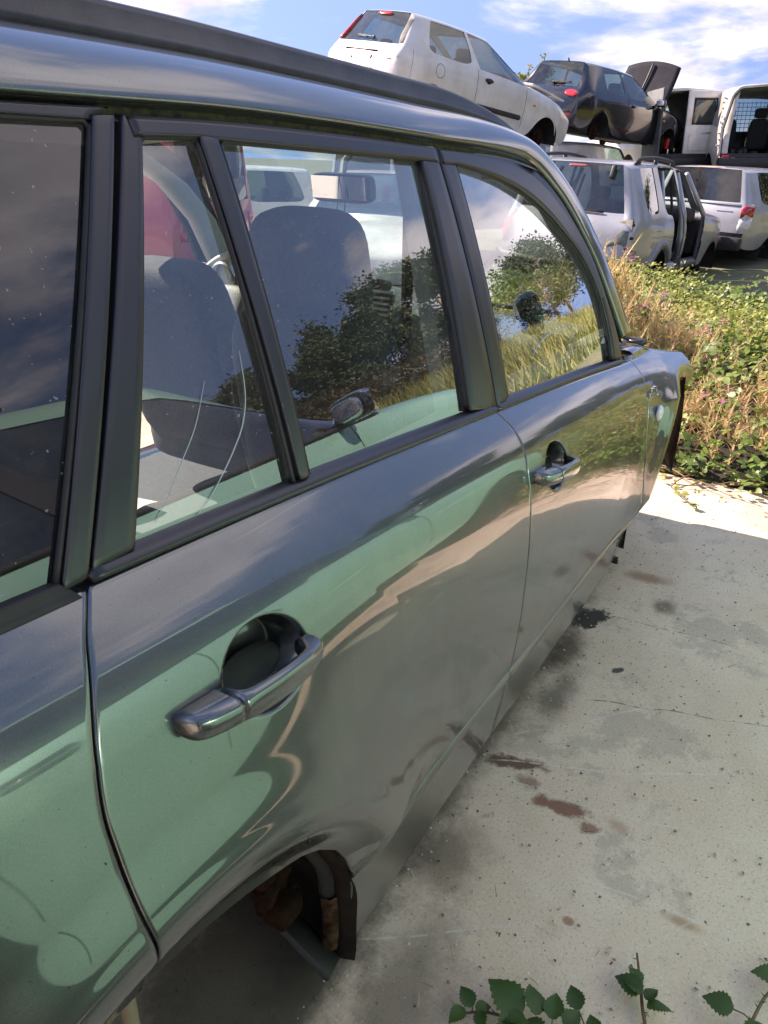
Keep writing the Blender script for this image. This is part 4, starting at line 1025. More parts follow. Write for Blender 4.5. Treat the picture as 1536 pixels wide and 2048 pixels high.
HATCH = dict(rear=-.66, front=3.34, wb=2.615, r=.345, zs=.27, w=.85, wbelt=.935, wr=.585, cowl=2.06, prof=((-.7, -.55, .8, 2.0, 2.5, 3.1, 3.34), (.97, .985, .965, .945, .90, .80, .70)), roof=((-.5, -.2, .5, 1.2, 1.4), (1.385, 1.415, 1.43, 1.405, 1.37)), roof_rear=-.30, roof_front=1.12, rear_belt=-.56, wins=((-.20, .80), (.87, 2.06)), doors=((.84, 1.98),))
def hatch_white():
    t = thing('white_hatchback', 'white three-door hatchback without wheels, nose down on top of the stack', 'car')
    S = dict(HATCH); ob, BV = build_car(t, S, PW); fittings(t, S, BV)
    gap_line(BV, [(.84, .30), (.84, .95)], t); gap_line(BV, [(1.98, .38), (1.97, .9)], t); gap_line(BV, [(.86, .30), (1.96, .32)], t)
    gap_line(BV, [(-.46, .62), (-.44, .95)], t, .003)
    side_patch(BV, ell(1.08, .86, .085, .030), t, 'door_handle', M['blackplastic'], .03); side_patch(BV, ell(1.08, .845, .05, .03), t, 'dark_handle_recess', M['dark'], .004)
    side_patch(BV, [(.90, .47), (1.92, .47), (1.95, .50), (1.92, .54), (.90, .54)], t, 'side_moulding', M['blackplastic'], .014)
    bm = bmesh.new(); pts = [(x, side_hit(BV, x, z), z) for x, z in ell(.06, .80, .085, .085, 20)]; tube(bm, pts+pts[:1], .004, 5, False); mkbm('fuel_flap', bm, M['cav'], t)
    side_patch(BV, ell(2.20, .72, .03, .018), t, 'side_repeater', M['orange'], .012)
    rear_patch(BV, ell(0, 1.365, .16, .022), t, 'brake_light', M['red'], .02)
    rear_patch(BV, [(.50, 1.34), (.56, 1.32), (.66, 1.00), (.62, .98), (.56, 1.1)], t, 'tail_light', M['red'], .03)
    rear_patch(BV, [(-.50, 1.34), (-.56, 1.32), (-.665, 1.0), (-.60, .98), (-.54, 1.1)], t, 'lamp_cavity', M['cav'], .004)
    rear_patch(BV, [(-.38, .62), (-.46, .88), (.46, .88), (.38, .62)], t, 'plate_recess', PWD, .004)
    rear_patch(BV, [(-.36, .855), (-.34, .88), (.34, .88), (.36, .855)], t, 'plate_lamp_bar', M['rust'], .008)
    for k, (y, z) in enumerate(((-.27, .79), (.12, .77))): rear_patch(BV, ell(y, z, .014, .03, 8), t, 'rust_run', M['rust'], .006)
    rear_patch(BV, [(-.62, .79), (-.62, .805), (-.54, .805), (-.54, .79)], t, 'model_badge', M['silver'], .008)
    wiper(BV, -.10, .26, 1.035, 1.06, t)
    # bonnet sprung open a little
    bm = bmesh.new(); box(bm, (2.75, 0, .97), (.9, 1.25, .03), ry(6), .01); mkbm('sprung_bonnet', bm, PW, t, angle=40)
    pose(t, (9.529, 4.703, 1.681), (7.1, 5.7, -16.3)); return t
def hatch_dark():
    t = thing('black_hatchback', 'black three-door hatchback with raised bonnet and no wheels atop a silver car', 'car')
    S = dict(HATCH); S.update(wb=2.546, rear=-.72, front=3.30, gone=('bonnet',), wins=((.05, .80), (.86, 2.04)), roof_rear=-.36); S['glassmat'] = M['cglass']
    ob, BV = build_car(t, S, PB); fittings(t, S, BV)
    gap_line(BV, [(.82, .30), (.82, .95)], t); gap_line(BV, [(1.98, .4), (1.98, .9)], t)
    for s in (1, -1): rear_patch(BV, ell(-.56*s, .86, .145, .060, 18, .15*s), t, 'tail_light', M['red'], .03)
    rear_patch(BV, ell(-.62, .50, .07, .02, 10), t, 'rear_reflector', M['red'], .012)
    rear_patch(BV, [(-.30, .60), (-.30, .76), (.30, .76), (.30, .60)], t, 'plate_recess', M['blackplastic'], .004)
    rear_patch(BV, [(-.66, .55), (-.66, .575), (.66, .575), (.66, .55)], t, 'bumper_strip', M['blackplastic'], .015)
    wiper(BV, -.04, -.42, 1.03, 1.05, t)
    bm = bmesh.new(); tube(bm, [(-.2, 0, 1.42), (-.24, 0, 1.47)], [.02, .006], 6); mkbm('aerial', bm, M['blackplastic'], t)
    mirror_part(BV, 1.82, .96, t, PB); side_patch(BV, ell(1.02, .85, .08, .028), t, 'door_handle', PB, .03)
    side_patch(BV, ell(2.20, .72, .03, .018), t, 'side_repeater', M['orange'], .012)
    bm = bmesh.new(); box(bm, (S['wb']+.13, -.76, .34), (.08, .08, .20), bev=.02); mkbm('brake_caliper', bm, M['redc'], t)
    # bonnet standing up behind the windscreen, ribbed underside
    rows = []
    for v in np.linspace(0, 1, 10):
        rows.append([(2.32+.42*v+.05*math.sin(v*3.1), y*(.66-.05*v), .98+.86*v-.10*(abs(y)**2)*v) for y in np.linspace(-1, 1, 13)])
    A = np.array(rows).reshape(-1, 3); bn = mk('raised_bonnet', A, grid_faces(10, 13), mat('grey_bonnet_underside', (.028, .029, .036), rough=.85, spec=.15, noise=.3), t); sm = bn.modifiers.new('t', 'SOLIDIFY'); sm.thickness = .03
    bm = bmesh.new()
    for y in (0,): tube(bm, [(2.30+.42*v+.05*math.sin(v*3.1)-.02, y*.9, .98+.86*v) for v in np.linspace(.08, .95, 8)], .02, 6)
    mkbm('bonnet_rib', bm, M['blackplastic'], bn)
    bm = bmesh.new(); box(bm, (2.75, 0, .66), (.7, 1.1, .3), bev=.05); mkbm('engine', bm, M['under'], t)
    pose(t, (14.249, 3.961, 1.596), (4.6, 3.1, -15.8)); return t
def suv_silver():
    t = thing('silver_off_roader', 'silver off-roader with its doors and right tail lamp removed, at the weeds', 'car')
    S = dict(rear=-.97, front=3.55, wb=2.71, r=.40, zs=.36, w=.93, wbelt=.925, wr=.665, cowl=2.10, prof=((-1, -.8, .8, 2.1, 2.6, 3.3, 3.55), (1.10, 1.12, 1.08, 1.06, 1.04, .98, .85)), roof=((-1, -.5, .6, 1.2, 1.5), (1.63, 1.685, 1.70, 1.66, 1.60)), roof_rear=-.82, roof_front=1.30, rear_belt=-.86, wins=((-.62, -.10), (.12, .92), (1.02, 2.10)), doors=((.44, .92), (1.02, 1.95)), gone=('door', 'window_1', 'window_2', 'bonnet', 'front_panel', 'front_bumper'), seat_x=1.15, seat_k=1.13)
    ob, BV = build_car(t, S, PS); fittings(t, S, BV, disc=False)
    rear_patch(BV, ell(0, 1.60, .12, .016), t, 'brake_light', mat('faded_red_lens', (.45, .13, .12), rough=.3), .012)
    for s in (1, -1):
        bm = bmesh.new(); pts = [(x, -.60*s, top_hit(BV, x, -.60*s)+h) for x, h in ((-.62, .0), (-.50, .05), (.2, .065), (.85, .05), (.98, .0))]; tube(bm, [tuple(q) for q in resample(pts, 24, True)], .022, 8)
        for x in (-.5, .15, .85): box(bm, (x, -.60*s, top_hit(BV, x, -.60*s)+.02), (.08, .03, .05))
        mkbm('roof_rail', bm, M['blackplastic'], t)
        bm = bmesh.new(); zz = 1.57; xx = rear_hit(BV, -.44*s, zz); cushion(bm, (xx-.03, -.44*s, zz-.02), (.06, .055, .16), ry(20), .6); mkbm('glass_hinge', bm, M['blackplastic'], t)
    # removed right lamp: open bare cavity
    rear_patch(BV, [(-.70, 1.07), (-.86, 1.07), (-.87, .70), (-.84, .66), (-.55, .74), (-.57, .80)], t, 'lamp_cavity', M['cav'], .003)
    side_patch(BV, [(-.955, .70), (-.90, .70), (-.885, 1.07), (-.95, 1.07)], t, 'lamp_cavity', M['cav'], .003)
    for (y, z) in ((-.80, 1.0), (-.82, .86), (-.78, .74), (-.66, .78)): rear_patch(BV, ell(y, z, .018, .018, 8), t, 'fixing_hole', M['dark'], .006)
    rear_patch(BV, [(.70, 1.07), (.86, 1.07), (.87, .70), (.80, .68), (.72, .8)], t, 'tail_light', M['red'], .03)
    rear_patch(BV, [(-.26, .78), (-.26, .92), (.26, .92), (.26, .78)], t, 'plate_recess', M['cav'], .004)
    rear_patch(BV, [(-.95, .42), (-.95, .58), (.95, .58), (.95, .42)], t, 'lower_bumper', M['blackplastic'], .03)
    rear_patch(BV, ell(-.24, 1.0, .05, .035, 8), t, 'tailgate_handle', PS, .02)
    wiper(BV, .18, -.42, 1.135, 1.12, t)
    bm = bmesh.new(); pts = [(x, side_hit(BV, x, z)+.002, z) for x, z in [(-.30, .92), (-.30, 1.06), (-.14, 1.06), (-.14, .92), (-.30, .92)]]; tube(bm, pts, .004, 5); mkbm('fuel_flap', bm, M['cav'], t)
    # arch cladding
    rows = []
    for a in np.linspace(R(-4), R(150), 22):
        q = []
        for rr_, o_ in ((.405, -.015), (.405, .03), (.50, .032), (.52, -.004)):
            x, z = rr_*math.cos(a), .30+rr_*math.sin(a); q.append((x, side_hit(BV, x, max(z, .44))-o_, z))
        rows.append(q)
    mk('arch_cladding', np.array(rows).reshape(-1, 3), grid_faces(22, 4), mat('silver_grey_cladding', (.25, .255, .275), rough=.45, metal=.3), t)
    # bare pillars and sills in the door openings
    for s in (1, -1):
        bm = bmesh.new()
        tube(bm, [(.97, -.86*s, .42), (.97, -.88*s, .8), (.965, -.84*s, 1.08), (.93, -.66*s, 1.58)], [.09, .06, .05, .04], 8)
        tube(bm, [(.10, -.80*s, .80), (.10, -.83*s, 1.08), (.25, -.66*s, 1.58)], .035, 8); tube(bm, [(2.0, -.86*s, .42), (2.02, -.86*s, 1.05), (1.42, -.66*s, 1.58)], .035, 8)
        tube(bm, [(.40, -.83*s, .42), (2.05, -.83*s, .42)], .07, 8); mkbm('door_aperture', bm, PS, t)
        bm = bmesh.new(); tube(bm, [(.93, -.60*s, 1.5), (.96, -.72*s, 1.0), (1.0, -.75*s, .6)], .018, 5); mkbm('seat_belt', bm, M['cseat'], t)
    bm = bmesh.new(); box(bm, (2.25, -.55, .75), (.5, .5, .5), bev=.06); box(bm, (2.6, .1, .7), (.8, .9, .5), bev=.08); tube(bm, [(2.2, -.85, 1.0), (2.35, -.9, .7), (2.2, -.88, .5)], .03, 6); mkbm('bare_engine', bm, M['under'], t, angle=40)
    pose(t, (9.324, 1.637, -.20), (1.6, .6, -3.2)); return t
def pickup():
    t = thing('silver_pickup', 'silver pickup with hard canopy, smoked rear glass and red-and-white tail lamp', 'pickup truck')
    S = dict(rear=-1.10, front=3.75, wb=3.0, r=.40, zs=.42, w=.95, wbelt=.94, wr=.70, cowl=2.75, prof=((-1.1, -.9, 1.4, 2.7, 3.2, 3.6, 3.75), (1.12, 1.12, 1.10, 1.08, 1.05, .98, .85)), roof=((-1.1, -.6, .9, 1.9, 2.2), (1.62, 1.66, 1.70, 1.66, 1.60)), roof_rear=-1.0, roof_front=1.9, rear_belt=-1.06, wins=((-.75, .55), (.75, 1.5), (1.58, 2.75)), doors=((.72, 1.52), (1.57, 2.65)), glassmat=M['cdark'], seat_x=1.8, seat_k=1.13, black_bumper=True)
    ob, BV = build_car(t, S, PS2); fittings(t, S, BV, disc=False)
    for s in (1, -1):
        rear_patch(BV, [(-.74*s, 1.05), (-.80*s, 1.10), (-.875*s, 1.08), (-.885*s, .93), (-.76*s, .90)], t, 'tail_light', M['red'], .035)
        rear_patch(BV, [(-.76*s, .885), (-.885*s, .915), (-.89*s, .72), (-.77*s, .68), (-.75*s, .75)], t, 'reversing_light', M['wlens'], .03)
    rear_patch(BV, [(-.30, .74), (-.30, .90), (.30, .90), (.30, .74)], t, 'plate_recess', M['cav'], .004)
    rear_patch(BV, [(.20, .95), (.20, .975), (-.05, .975), (-.05, .95)], t, 'tailgate_handle', M['silver'], .02)
    rear_patch(BV, [(-.36, .985), (-.36, 1.0), (-.62, 1.0), (-.62, .985)], t, 'badge_strip', M['chrome'], .008)
    rear_patch(BV, ell(0, 1.635, .24, .016, 12), t, 'brake_light', mat('peach_lens', (.5, .34, .26), rough=.3), .02)
    rear_patch(BV, [(-.86, 1.075), (-.86, 1.115), (.86, 1.115), (.86, 1.075)], t, 'canopy_edge', M['silver'], .02)
    bm = bmesh.new(); bx = rear_hit(BV, 0, .6); box(bm, (bx-.08, 0, .52), (.16, 1.85, .20), bev=.04); box(bm, (bx-.165, -.45, .50), (.01, .20, .04)); mkbm('step_bumper', bm, M['blackplastic'], t, angle=40)
    bm = bmesh.new(); box(bm, (bx-.166, -.55, .56), (.012, .16, .045)); mkbm('rear_reflector', bm, M['red'], t)
    gap_line(BV, [(.62, .5), (.62, 1.08)], t, .006)
    pose(t, (13.9, .95, -.20), (1.5, 1.5, -13.5)); return t
VAN = dict(rear=-.72, front=3.4, wb=2.69, r=.33, zs=.30, w=.86, wbelt=.97, wr=.70, cowl=2.35, prof=((-.8, .6, 2.3, 2.8, 3.2, 3.4), (1.05, 1.04, 1.02, .95, .85, .75)), roof=((-.8, 0, 1.0, 1.7, 1.9), (1.78, 1.82, 1.82, 1.76, 1.7)), roof_rear=-.66, roof_front=1.55, rear_belt=-.70, wins=((1.05, 2.35),), doors=((1.02, 2.2),), open_rear=True, black_bumper=True, seat_x=1.2, seat_k=1.1)
def van(label, paint, loc, rot, sc, rdoor):
    t = thing('panel_van', label, 'van')
    S = dict(VAN); ob, BV = build_car(t, S, paint); fittings(t, S, BV, seats=False)
    # inner walls, floor, mesh bulkhead and seat seen through the open tail
    rows = [[(x, y*s_, z) for (y, z) in ((.70, .50), (.76, 1.0), (.72, 1.45), (.60, 1.72), (0, 1.76))] for s_ in (1,) for x in np.linspace(-.60, 1.3, 6)]
    inn = mat('van_lining', (.16, .17, .165) if rdoor else (.22, .25, .23), rough=.8, noise=.5, nscale=4)
    for s_ in (1, -1): mk('inner_wall', np.array([[(x, y*s_, z) for (y, z) in ((.70, .50), (.76, 1.0), (.70, 1.45), (.58, 1.70), (0, 1.74))] for x in np.linspace(-.62, 1.3, 6)]).reshape(-1, 3), grid_faces(6, 5), inn, t)
    bm = bmesh.new(); box(bm, (.35, 0, .52), (1.95, 1.45, .03)); mkbm('load_floor', bm, M['blackplastic'], t)
    bm = bmesh.new(); box(bm, (1.28, 0, .80), (.03, 1.4, .55)); mkbm('bulkhead', bm, M['blackplastic'], t)
    bm = bmesh.new()
    for k in range(15): tube(bm, [(1.26, -.62+.0886*k, 1.07), (1.26, -.62+.0886*k, 1.66)], .006, 4, False)
    for k in range(8): tube(bm, [(1.26, -.64, 1.08+.08*k), (1.26, .64, 1.08+.08*k)], .006, 4, False)
    setp(mkbm('mesh_guard', bm, M['silver'], t), kind='stuff')
    for s_ in (1, -1):
        bm = bmesh.new(); cushion(bm, (1.05, .33*s_, 1.02), (.15, .46, .60), ry(-10), .4, taper=.2); cushion(bm, (1.0, .33*s_, 1.42), (.09, .26, .20), ry(-8), .5); mkbm('seat', bm, M['gloss' if 0 else 'cseat'], t)
    # tail frame
    bm = bmesh.new(); fr = [(-.70, -.80, .52), (-.72, -.82, 1.05), (-.68, -.70, 1.62), (-.67, -.58, 1.745), (-.67, 0, 1.78), (-.67, .58, 1.745), (-.68, .70, 1.62), (-.72, .82, 1.05), (-.70, .80, .52)]
    tube(bm, [tuple(q) for q in resample(fr, 60)], .035, 8); mkbm('tail_frame', bm, paint, t)
    bm = bmesh.new(); tube(bm, [(p[0]-.02, p[1]*.965, p[2]-.03) for p in resample(fr, 60)], .012, 6); mkbm('door_seal', bm, M['rubber'], t)
    bm = bmesh.new(); box(bm, (-.80, 0, .40), (.16, 1.68, .20), bev=.05); mkbm('step_bumper', bm, M['blackplastic'], t, angle=40)
    for s_ in (1, -1):
        bm = bmesh.new(); box(bm, (-.84, .70*s_, .515), (.03, .13, .05), bev=.008); mkbm('rear_reflector', bm, M['red'], t)
    if rdoor:
        d = bpy.data.objects.new('rear_door', None); COL.objects.link(d); d.parent = t; d.location = (-.72, -.41, 0)
        rows = []; nn = 9
        bm = bmesh.new(); 
        def sl_(y0_, y1_, z0_, z1_, th=.05): box(bm, (-.02, (y0_+y1_)/2, (z0_+z1_)/2), (th, y1_-y0_, z1_-z0_), bev=.015)
        sl_(-.37, .40, .50, 1.12); sl_(-.35, .40, 1.62, 1.75); sl_(-.36, -.26, 1.10, 1.64); sl_(.27, .40, 1.10, 1.64); mkbm('door_shell', bm, paint, d, angle=40)
        bm = bmesh.new(); box(bm, (-.02, .005, 1.37), (.012, .53, .52), bev=.005); mkbm('door_window', bm, M['cglass'], d)
        bm = bmesh.new(); tube(bm, [(-.05, y, z) for y, z in [(-.25, 1.14), (-.23, 1.60), (.24, 1.60), (.26, 1.14), (-.25, 1.14)]], .014, 6); mkbm('window_seal', bm, M['rubber'], d)
        bm = bmesh.new(); box(bm, (-.055, .10, .78), (.012, .42, .30), bev=.005); mkbm('plate_panel', bm, paint, d, angle=40)
        bm = bmesh.new(); box(bm, (-.052, -.07, .97), (.008, .20, .022)); mkbm('badge_strip', bm, M['silver'], d)
        bm = bmesh.new(); box(bm, (-.74, -.775, .86), (.05, .07, .30), bev=.015); mkbm('lamp_cavity', bm, M['dark'], t, angle=40)
        # left rear door swung wide
        bm = bmesh.new(); box(bm, (-1.05, .86, 1.12), (.72, .05, 1.22), Matrix.Identity(3), .02); mkbm('open_door', bm, inn, t, angle=40)
    else:
        bm = bmesh.new()
        for k in range(9): cushion(bm, (random.uniform(-.4, .5), random.uniform(-.55, .55), .60), (random.uniform(.1, .3), random.uniform(.1, .25), random.uniform(.08, .2)), Matrix.Rotation(random.uniform(0, 3), 3, 'Z'), .6)
        setp(mkbm('loose_parts', bm, M['blackplastic'], t), kind='stuff')
        bm = bmesh.new()
        for k in range(9): cushion(bm, (-.72, .845+random.uniform(-.02, .02), .7+.11*k+random.uniform(-.03, .03)), (.03, .03, random.uniform(.04, .10)), Matrix.Rotation(random.uniform(0, 3), 3, 'X'), .6)
        setp(mkbm('torn_hinge_edge', bm, PWD, t), kind='stuff')
        bm = bmesh.new()
        for k in range(7): lathe(bm, [(.045, -.01), (.045, .01)], 10, 'Z', (-.45, .55, .05+.035*k))
        mkbm('coil_spring', bm, M['chrome'], t)
    pose(t, loc, rot, sc); return t
hatch_white(); hatch_dark(); suv_silver(); pickup()
van('white van with one rear door open, behind the raised bonnet of the black car', PW, (17.2, 2.75, 1.0), (-2, 2.5, 40), .92, True)
van('grey-white van with empty doorless tail showing seats and mesh guard', PWD, (17.089, 1.123, 1.043), (-1.6, 1.4, 22.9), .92, False)
def plain_wreck(name, label, cat, paint, loc, rot, S=None, sc=.92, extra=None):
    t = thing(name, label, cat); S = dict(S or HATCH); ob, BV = build_car(t, S, paint); fittings(t, S, BV, seats=extra is not None, disc=False)
    for s in (1, -1): rear_patch(BV, [(-.56*s, .72), (-.56*s, .95), (-.68*s, .93), (-.68*s, .72)], t, 'tail_light', M['red'], .02)
    if extra: extra(t, BV)
    pose(t, loc, rot, sc); return t
WV = dict(VAN, open_rear=False)
plain_wreck('white_van', 'dirty white van carrying the black hatchback on its roof', 'van', PWD, (14.2, 4.15, .0), (0, 0, -16), WV)
plain_wreck('grey_van', 'dusty grey van carrying the white hatchback on its roof', 'van', PS2, (9.9, 4.75, .10), (0, 0, -16), WV)
plain_wreck('silver_saloon', 'silver car supporting the white van', 'car', PS2, (17.0, 2.6, .0), (0, 0, 20))
plain_wreck('pale_saloon', 'pale car supporting the doorless van', 'car', PWD, (17.4, .6, .0), (0, 0, 10))
# ------------------------------------------------------------------ wrecks seen through the windows, and the green car behind the camera
plain_wreck('red_van', 'red van with a white-framed window, seen through the near car', 'van', PR, (5.2, 4.6, -.1), (0, 0, 100), dict(VAN, open_rear=False, black_bumper=False), .92, lambda t, BV: None)
plain_wreck('white_wreck', 'white wreck facing the near car with clouded windscreen, seen through its glass', 'car', PW, (8.3, 3.9, -.15), (0, 0, 205), None, .92, lambda t, BV: None)
plain_wreck('white_hatchback', 'white hatchback wreck seen through the windscreen behind the red van', 'car', PW, (8.4, 5.75, -.15), (0, 0, 150), None, .92, lambda t, BV: None)
plain_wreck('silver_hatchback', 'silver hatchback wreck at the far left, seen through the quarter window', 'car', PS2, (6.6, 8.6, -.15), (0, 0, 80), None, .92, lambda t, BV: None)
def green_car():
    t = thing('mint_green_car', 'mint green metallic car with chrome handles, seen mirrored in the near doors', 'car')
    K = .81        # long wheelbase: the rear axle sits well behind the cab
    S = dict(rear=-1.05, front=3.45+K, wb=2.60+K, r=.36, zs=.26, w=.86, wbelt=.93, wr=.60, cowl=2.05+K, prof=((-1.05, -.85, .6+K, 2.0+K, 2.5+K, 3.2+K, 3.45+K), (1.03, 1.05, 1.03, 1.01, .99, .90, .80)), roof=((-1, -.5, .3+K, .9+K, 1.3+K), (1.58, 1.67, 1.69, 1.66, 1.58)), black_pillars=True, rail=.13, roof_rear=-.70, roof_front=1.02+K, rear_belt=-.88, wins=((-.6, -.42+K), (-.34+K, .40+K), (.50+K, 2.05+K)), doors=((-.36+K, .44+K), (.46+K, 1.74+K)), glassmat=glass('mirrored_side_glass', (.12, .15, .15), 4.5, 1.52, .035), fine=True)
    ob, BV = build_car(t, S, PG); fittings(t, S, BV, disc=False)
    for x in (.45+K, 1.74+K, -.36+K): gap_line(BV, [(x, .36), (x, 1.0)], t, .004, -1)
    for x0_ in (-.14+K, .68+K):
        side_patch(BV, [(x0_-.13, .85), (x0_-.10, .805), (x0_+.10, .805), (x0_+.13, .85), (x0_+.10, .90), (x0_-.10, .90)], t, 'dark_handle_recess', M['gloss'], .004, -1)
        bm = bmesh.new(); tube(bm, [(x0_+dx, side_hit(BV, x0_+dx, .855, -1)+.03-.03*(abs(dx)/.115)**4, .845) for dx in np.linspace(-.115, .115, 11)], .012, 8); mkbm('door_handle', bm, M['chrome'], t)
    bm = bmesh.new(); pts = [(x, side_hit(BV, x, z, -1)+.004, z) for x, z in resample([(-.7, 1.045), (2.0+K, 1.01)], 20)]; tube(bm, pts, .014, 6); mkbm('belt_moulding', bm, M['rubber'], t)
    mirror_part(BV, 1.70+K, 1.04, t, M['gloss'], -1)
    bm = bmesh.new(); y = side_hit(BV, 1.70+K, 1.04, -1); cushion(bm, (1.72+K, y+.12, 1.12), (.10, .19, .07), Matrix.Identity(3), .55); mkbm('mirror_cap', bm, M['chrome'], t)
    for s in (1, -1):
        for cx in (0, S['wb']):
            wh = bpy.data.objects.new('wheel', None); COL.objects.link(wh); wh.parent = t
            bm = bmesh.new(); lathe(bm, [(.20, -.80*s), (.29, -.815*s), (.315, -.79*s), (.315, -.64*s), (.2, -.62*s)], 32, 'Y', (cx, 0, .31)); mkbm('tyre', bm, M['rubber'], wh)
            bm = bmesh.new(); lathe(bm, [(.001, -.79*s), (.05, -.80*s), (.19, -.785*s), (.205, -.81*s), (.20, -.7*s)], 32, 'Y', (cx, 0, .31), close=False)
            for k in range(7):
                a = 2*math.pi*k/7; box(bm, (cx+.11*math.cos(a), -.80*s, .31+.11*math.sin(a)), (.15, .02, .035), Matrix.Identity(3))
            mkbm('rim', bm, M['under'], wh)
    pose(t, (.42-K*.95, -2.80, 0), (0, 0, 0), .95)
    return t
green_car()
# ------------------------------------------------------------------ plants
rng = np.random.default_rng(11)
def leaf_mat(name, cols, rough=.5, trans=.35):
    m = bpy.data.materials.new(name); m.use_nodes = True; nt = m.node_tree; N = nt.nodes; L = nt.links; p = N['Principled BSDF']; out = N['Material Output']
    at = N.new('ShaderNodeAttribute'); at.attribute_name = 'tone'; r = N.new('ShaderNodeValToRGB'); L.new(at.outputs['Fac'], r.inputs[0])
    els = r.color_ramp.elements
    for i, c in enumerate(cols):
        e_ = els[i] if i < 2 else els.new(.5)
        e_.position = i/(len(cols)-1); e_.color = (*c, 1)
    L.new(r.outputs[0], p.inputs['Base Color']); p.inputs['Roughness'].default_value = rough
    t = N.new('ShaderNodeBsdfTranslucent'); L.new(r.outputs[0], t.inputs[0]); mx = N.new('ShaderNodeMixShader'); mx.inputs[0].default_value = trans
    L.new(p.outputs[0], mx.inputs[1]); L.new(t.outputs[0], mx.inputs[2]); L.new(mx.outputs[0], out.inputs[0]); return m
def leaf_shape(n=6, w=.34, serr=.03, fold=.12, curl=.12, ripple=0.):
    """one leaflet lying along +x, length 1"""
    V = []; F = []
    for i in range(n+1):
        t = i/n; hw = w*math.sin(math.pi*min(.999, t**.75))*(1 if i % 2 else 1-serr*4)
        z = -curl*t*t
        rp = ripple*math.cos(i*math.pi)*.5
        V += [(t, -hw, z+fold*hw+rp), (t, 0, z-rp*.3), (t, hw, z+fold*hw+rp)]
    for i in range(n):
        a = 3*i; F += [(a, a+3, a+4, a+1), (a+1, a+4, a+5, a+2)]
    return np.array(V), F
def tri_leaf(n=4):
    V0, F0 = leaf_shape(n); Vs = []; F = []
    for ang, sc, off in ((0, 1, .35), (70, .8, .22), (-70, .8, .22)):
        c, s = math.cos(R(ang)), math.sin(R(ang)); v = V0*sc; w_ = np.stack([v[:, 0]*c-v[:, 1]*s+off*c*.6, v[:, 0]*s+v[:, 1]*c+off*s*.6, v[:, 2]], 1)
        b = len(Vs)*len(V0); Vs.append(w_); F += [tuple(i+b for i in f) for f in F0]
    return np.concatenate(Vs), F
BLADE = (np.array([(0, -.03, 0), (0, .03, 0), (.5, -.022, .05), (.5, .022, .05), (1, 0, 0)]), [(0, 2, 3, 1), (2, 4, 3)])
DIAMOND = (np.array([(0, 0, 0), (.45, -.26, .06), (1, 0, -.05), (.45, .26, .06)]), [(0, 1, 2, 3)])
def frames(d, up=None):
    """rotation matrices whose x axis is d, z near up"""
    d = d/np.linalg.norm(d, axis=1)[:, None]; u = np.array([[0, 0, 1.]]) if up is None else up
    y = np.cross(np.broadcast_to(u, d.shape), d); ln = np.linalg.norm(y, axis=1)[:, None]; y = np.where(ln < 1e-3, np.array([[0, 1., 0]]), y/np.maximum(ln, 1e-6))
    z = np.cross(d, y); return np.stack([d, y, z], 2)
def scatter(name, tpl, P, Rm, S_, tone, m, parent=None):
    V0, F0 = tpl; n = len(P); k = len(V0)
    V = np.einsum('nij,kj->nki', Rm, V0)*S_[:, None, None]+P[:, None, :]
    me = bpy.data.meshes.new(name); V = V.reshape(-1, 3).astype(np.float32)
    me.vertices.add(len(V)); me.vertices.foreach_set('co', V.ravel())
    lens = np.array([len(f) for f in F0]); flat = np.concatenate([np.array(f) for f in F0])
    idx = (flat[None]+(np.arange(n)*k)[:, None]).ravel(); me.loops.add(len(idx)); me.loops.foreach_set('vertex_index', idx.astype(np.int32))
    nl = np.tile(lens, n); st = np.concatenate([[0], np.cumsum(nl)[:-1]]); me.polygons.add(len(nl)); me.polygons.foreach_set('loop_start', st.astype(np.int32)); me.polygons.foreach_set('loop_total', nl.astype(np.int32))
    a = me.attributes.new('tone', 'FLOAT', 'POINT'); a.data.foreach_set('value', np.repeat(tone, k).astype(np.float32))
    me.materials.append(m); me.update(calc_edges=True); me.polygons.foreach_set('use_smooth', [True]*len(me.polygons))
    o = bpy.data.objects.new(name, me); COL.objects.link(o)
    if parent: o.parent = parent
    return o
def rdir(n, zb_=.5, spread=1.):
    a = rng.uniform(0, 2*np.pi, n); z = rng.normal(zb_, .5*spread, n); return np.stack([np.cos(a), np.sin(a), z], 1)
GREEN = leaf_mat('bramble_leaf', ((.045, .085, .014), (.16, .24, .045), (.10, .165, .025)), .45)
YGREEN = leaf_mat('yellowing_leaf', ((.14, .19, .035), (.38, .37, .10), (.25, .29, .06)), .55)
TAN = leaf_mat('dry_willowherb', ((.46, .28, .15), (.64, .53, .25), (.60, .41, .24)), .7)
PINK = leaf_mat('pink_flower', ((.50, .08, .30), (.62, .22, .45)), .6)
GRASS = leaf_mat('field_grass', ((.10, .14, .02), (.36, .33, .10), (.19, .23, .05)), .6)
DARKG = leaf_mat('tree_leaf', ((.018, .034, .010), (.060, .085, .022), (.035, .058, .015)), .6, .2)
STEM = mat('bramble_stem', (.16, .11, .055), rough=.7, noise=.4, nscale=20)
DRYSTEM = mat('dry_stem', (.22, .13, .09), rough=.8)
def bank_h(x, y):
    """height of the overgrown bank in front of the yard"""
    f = 1/(1+np.exp(-(x-3.32-.22*np.sin(y*1.7))*9)); top = .24+.11*sstep((x-3.3)/1.0)+.04*np.sin(x*2.1+y*1.3)+.03*np.sin(y*3.7)
    top = top+.30*np.exp(-((x-4.2)/.55)**2-((y+.02)/.36)**2)
    back = 1-sstep((x-6.9)/1.2); return f*top*back
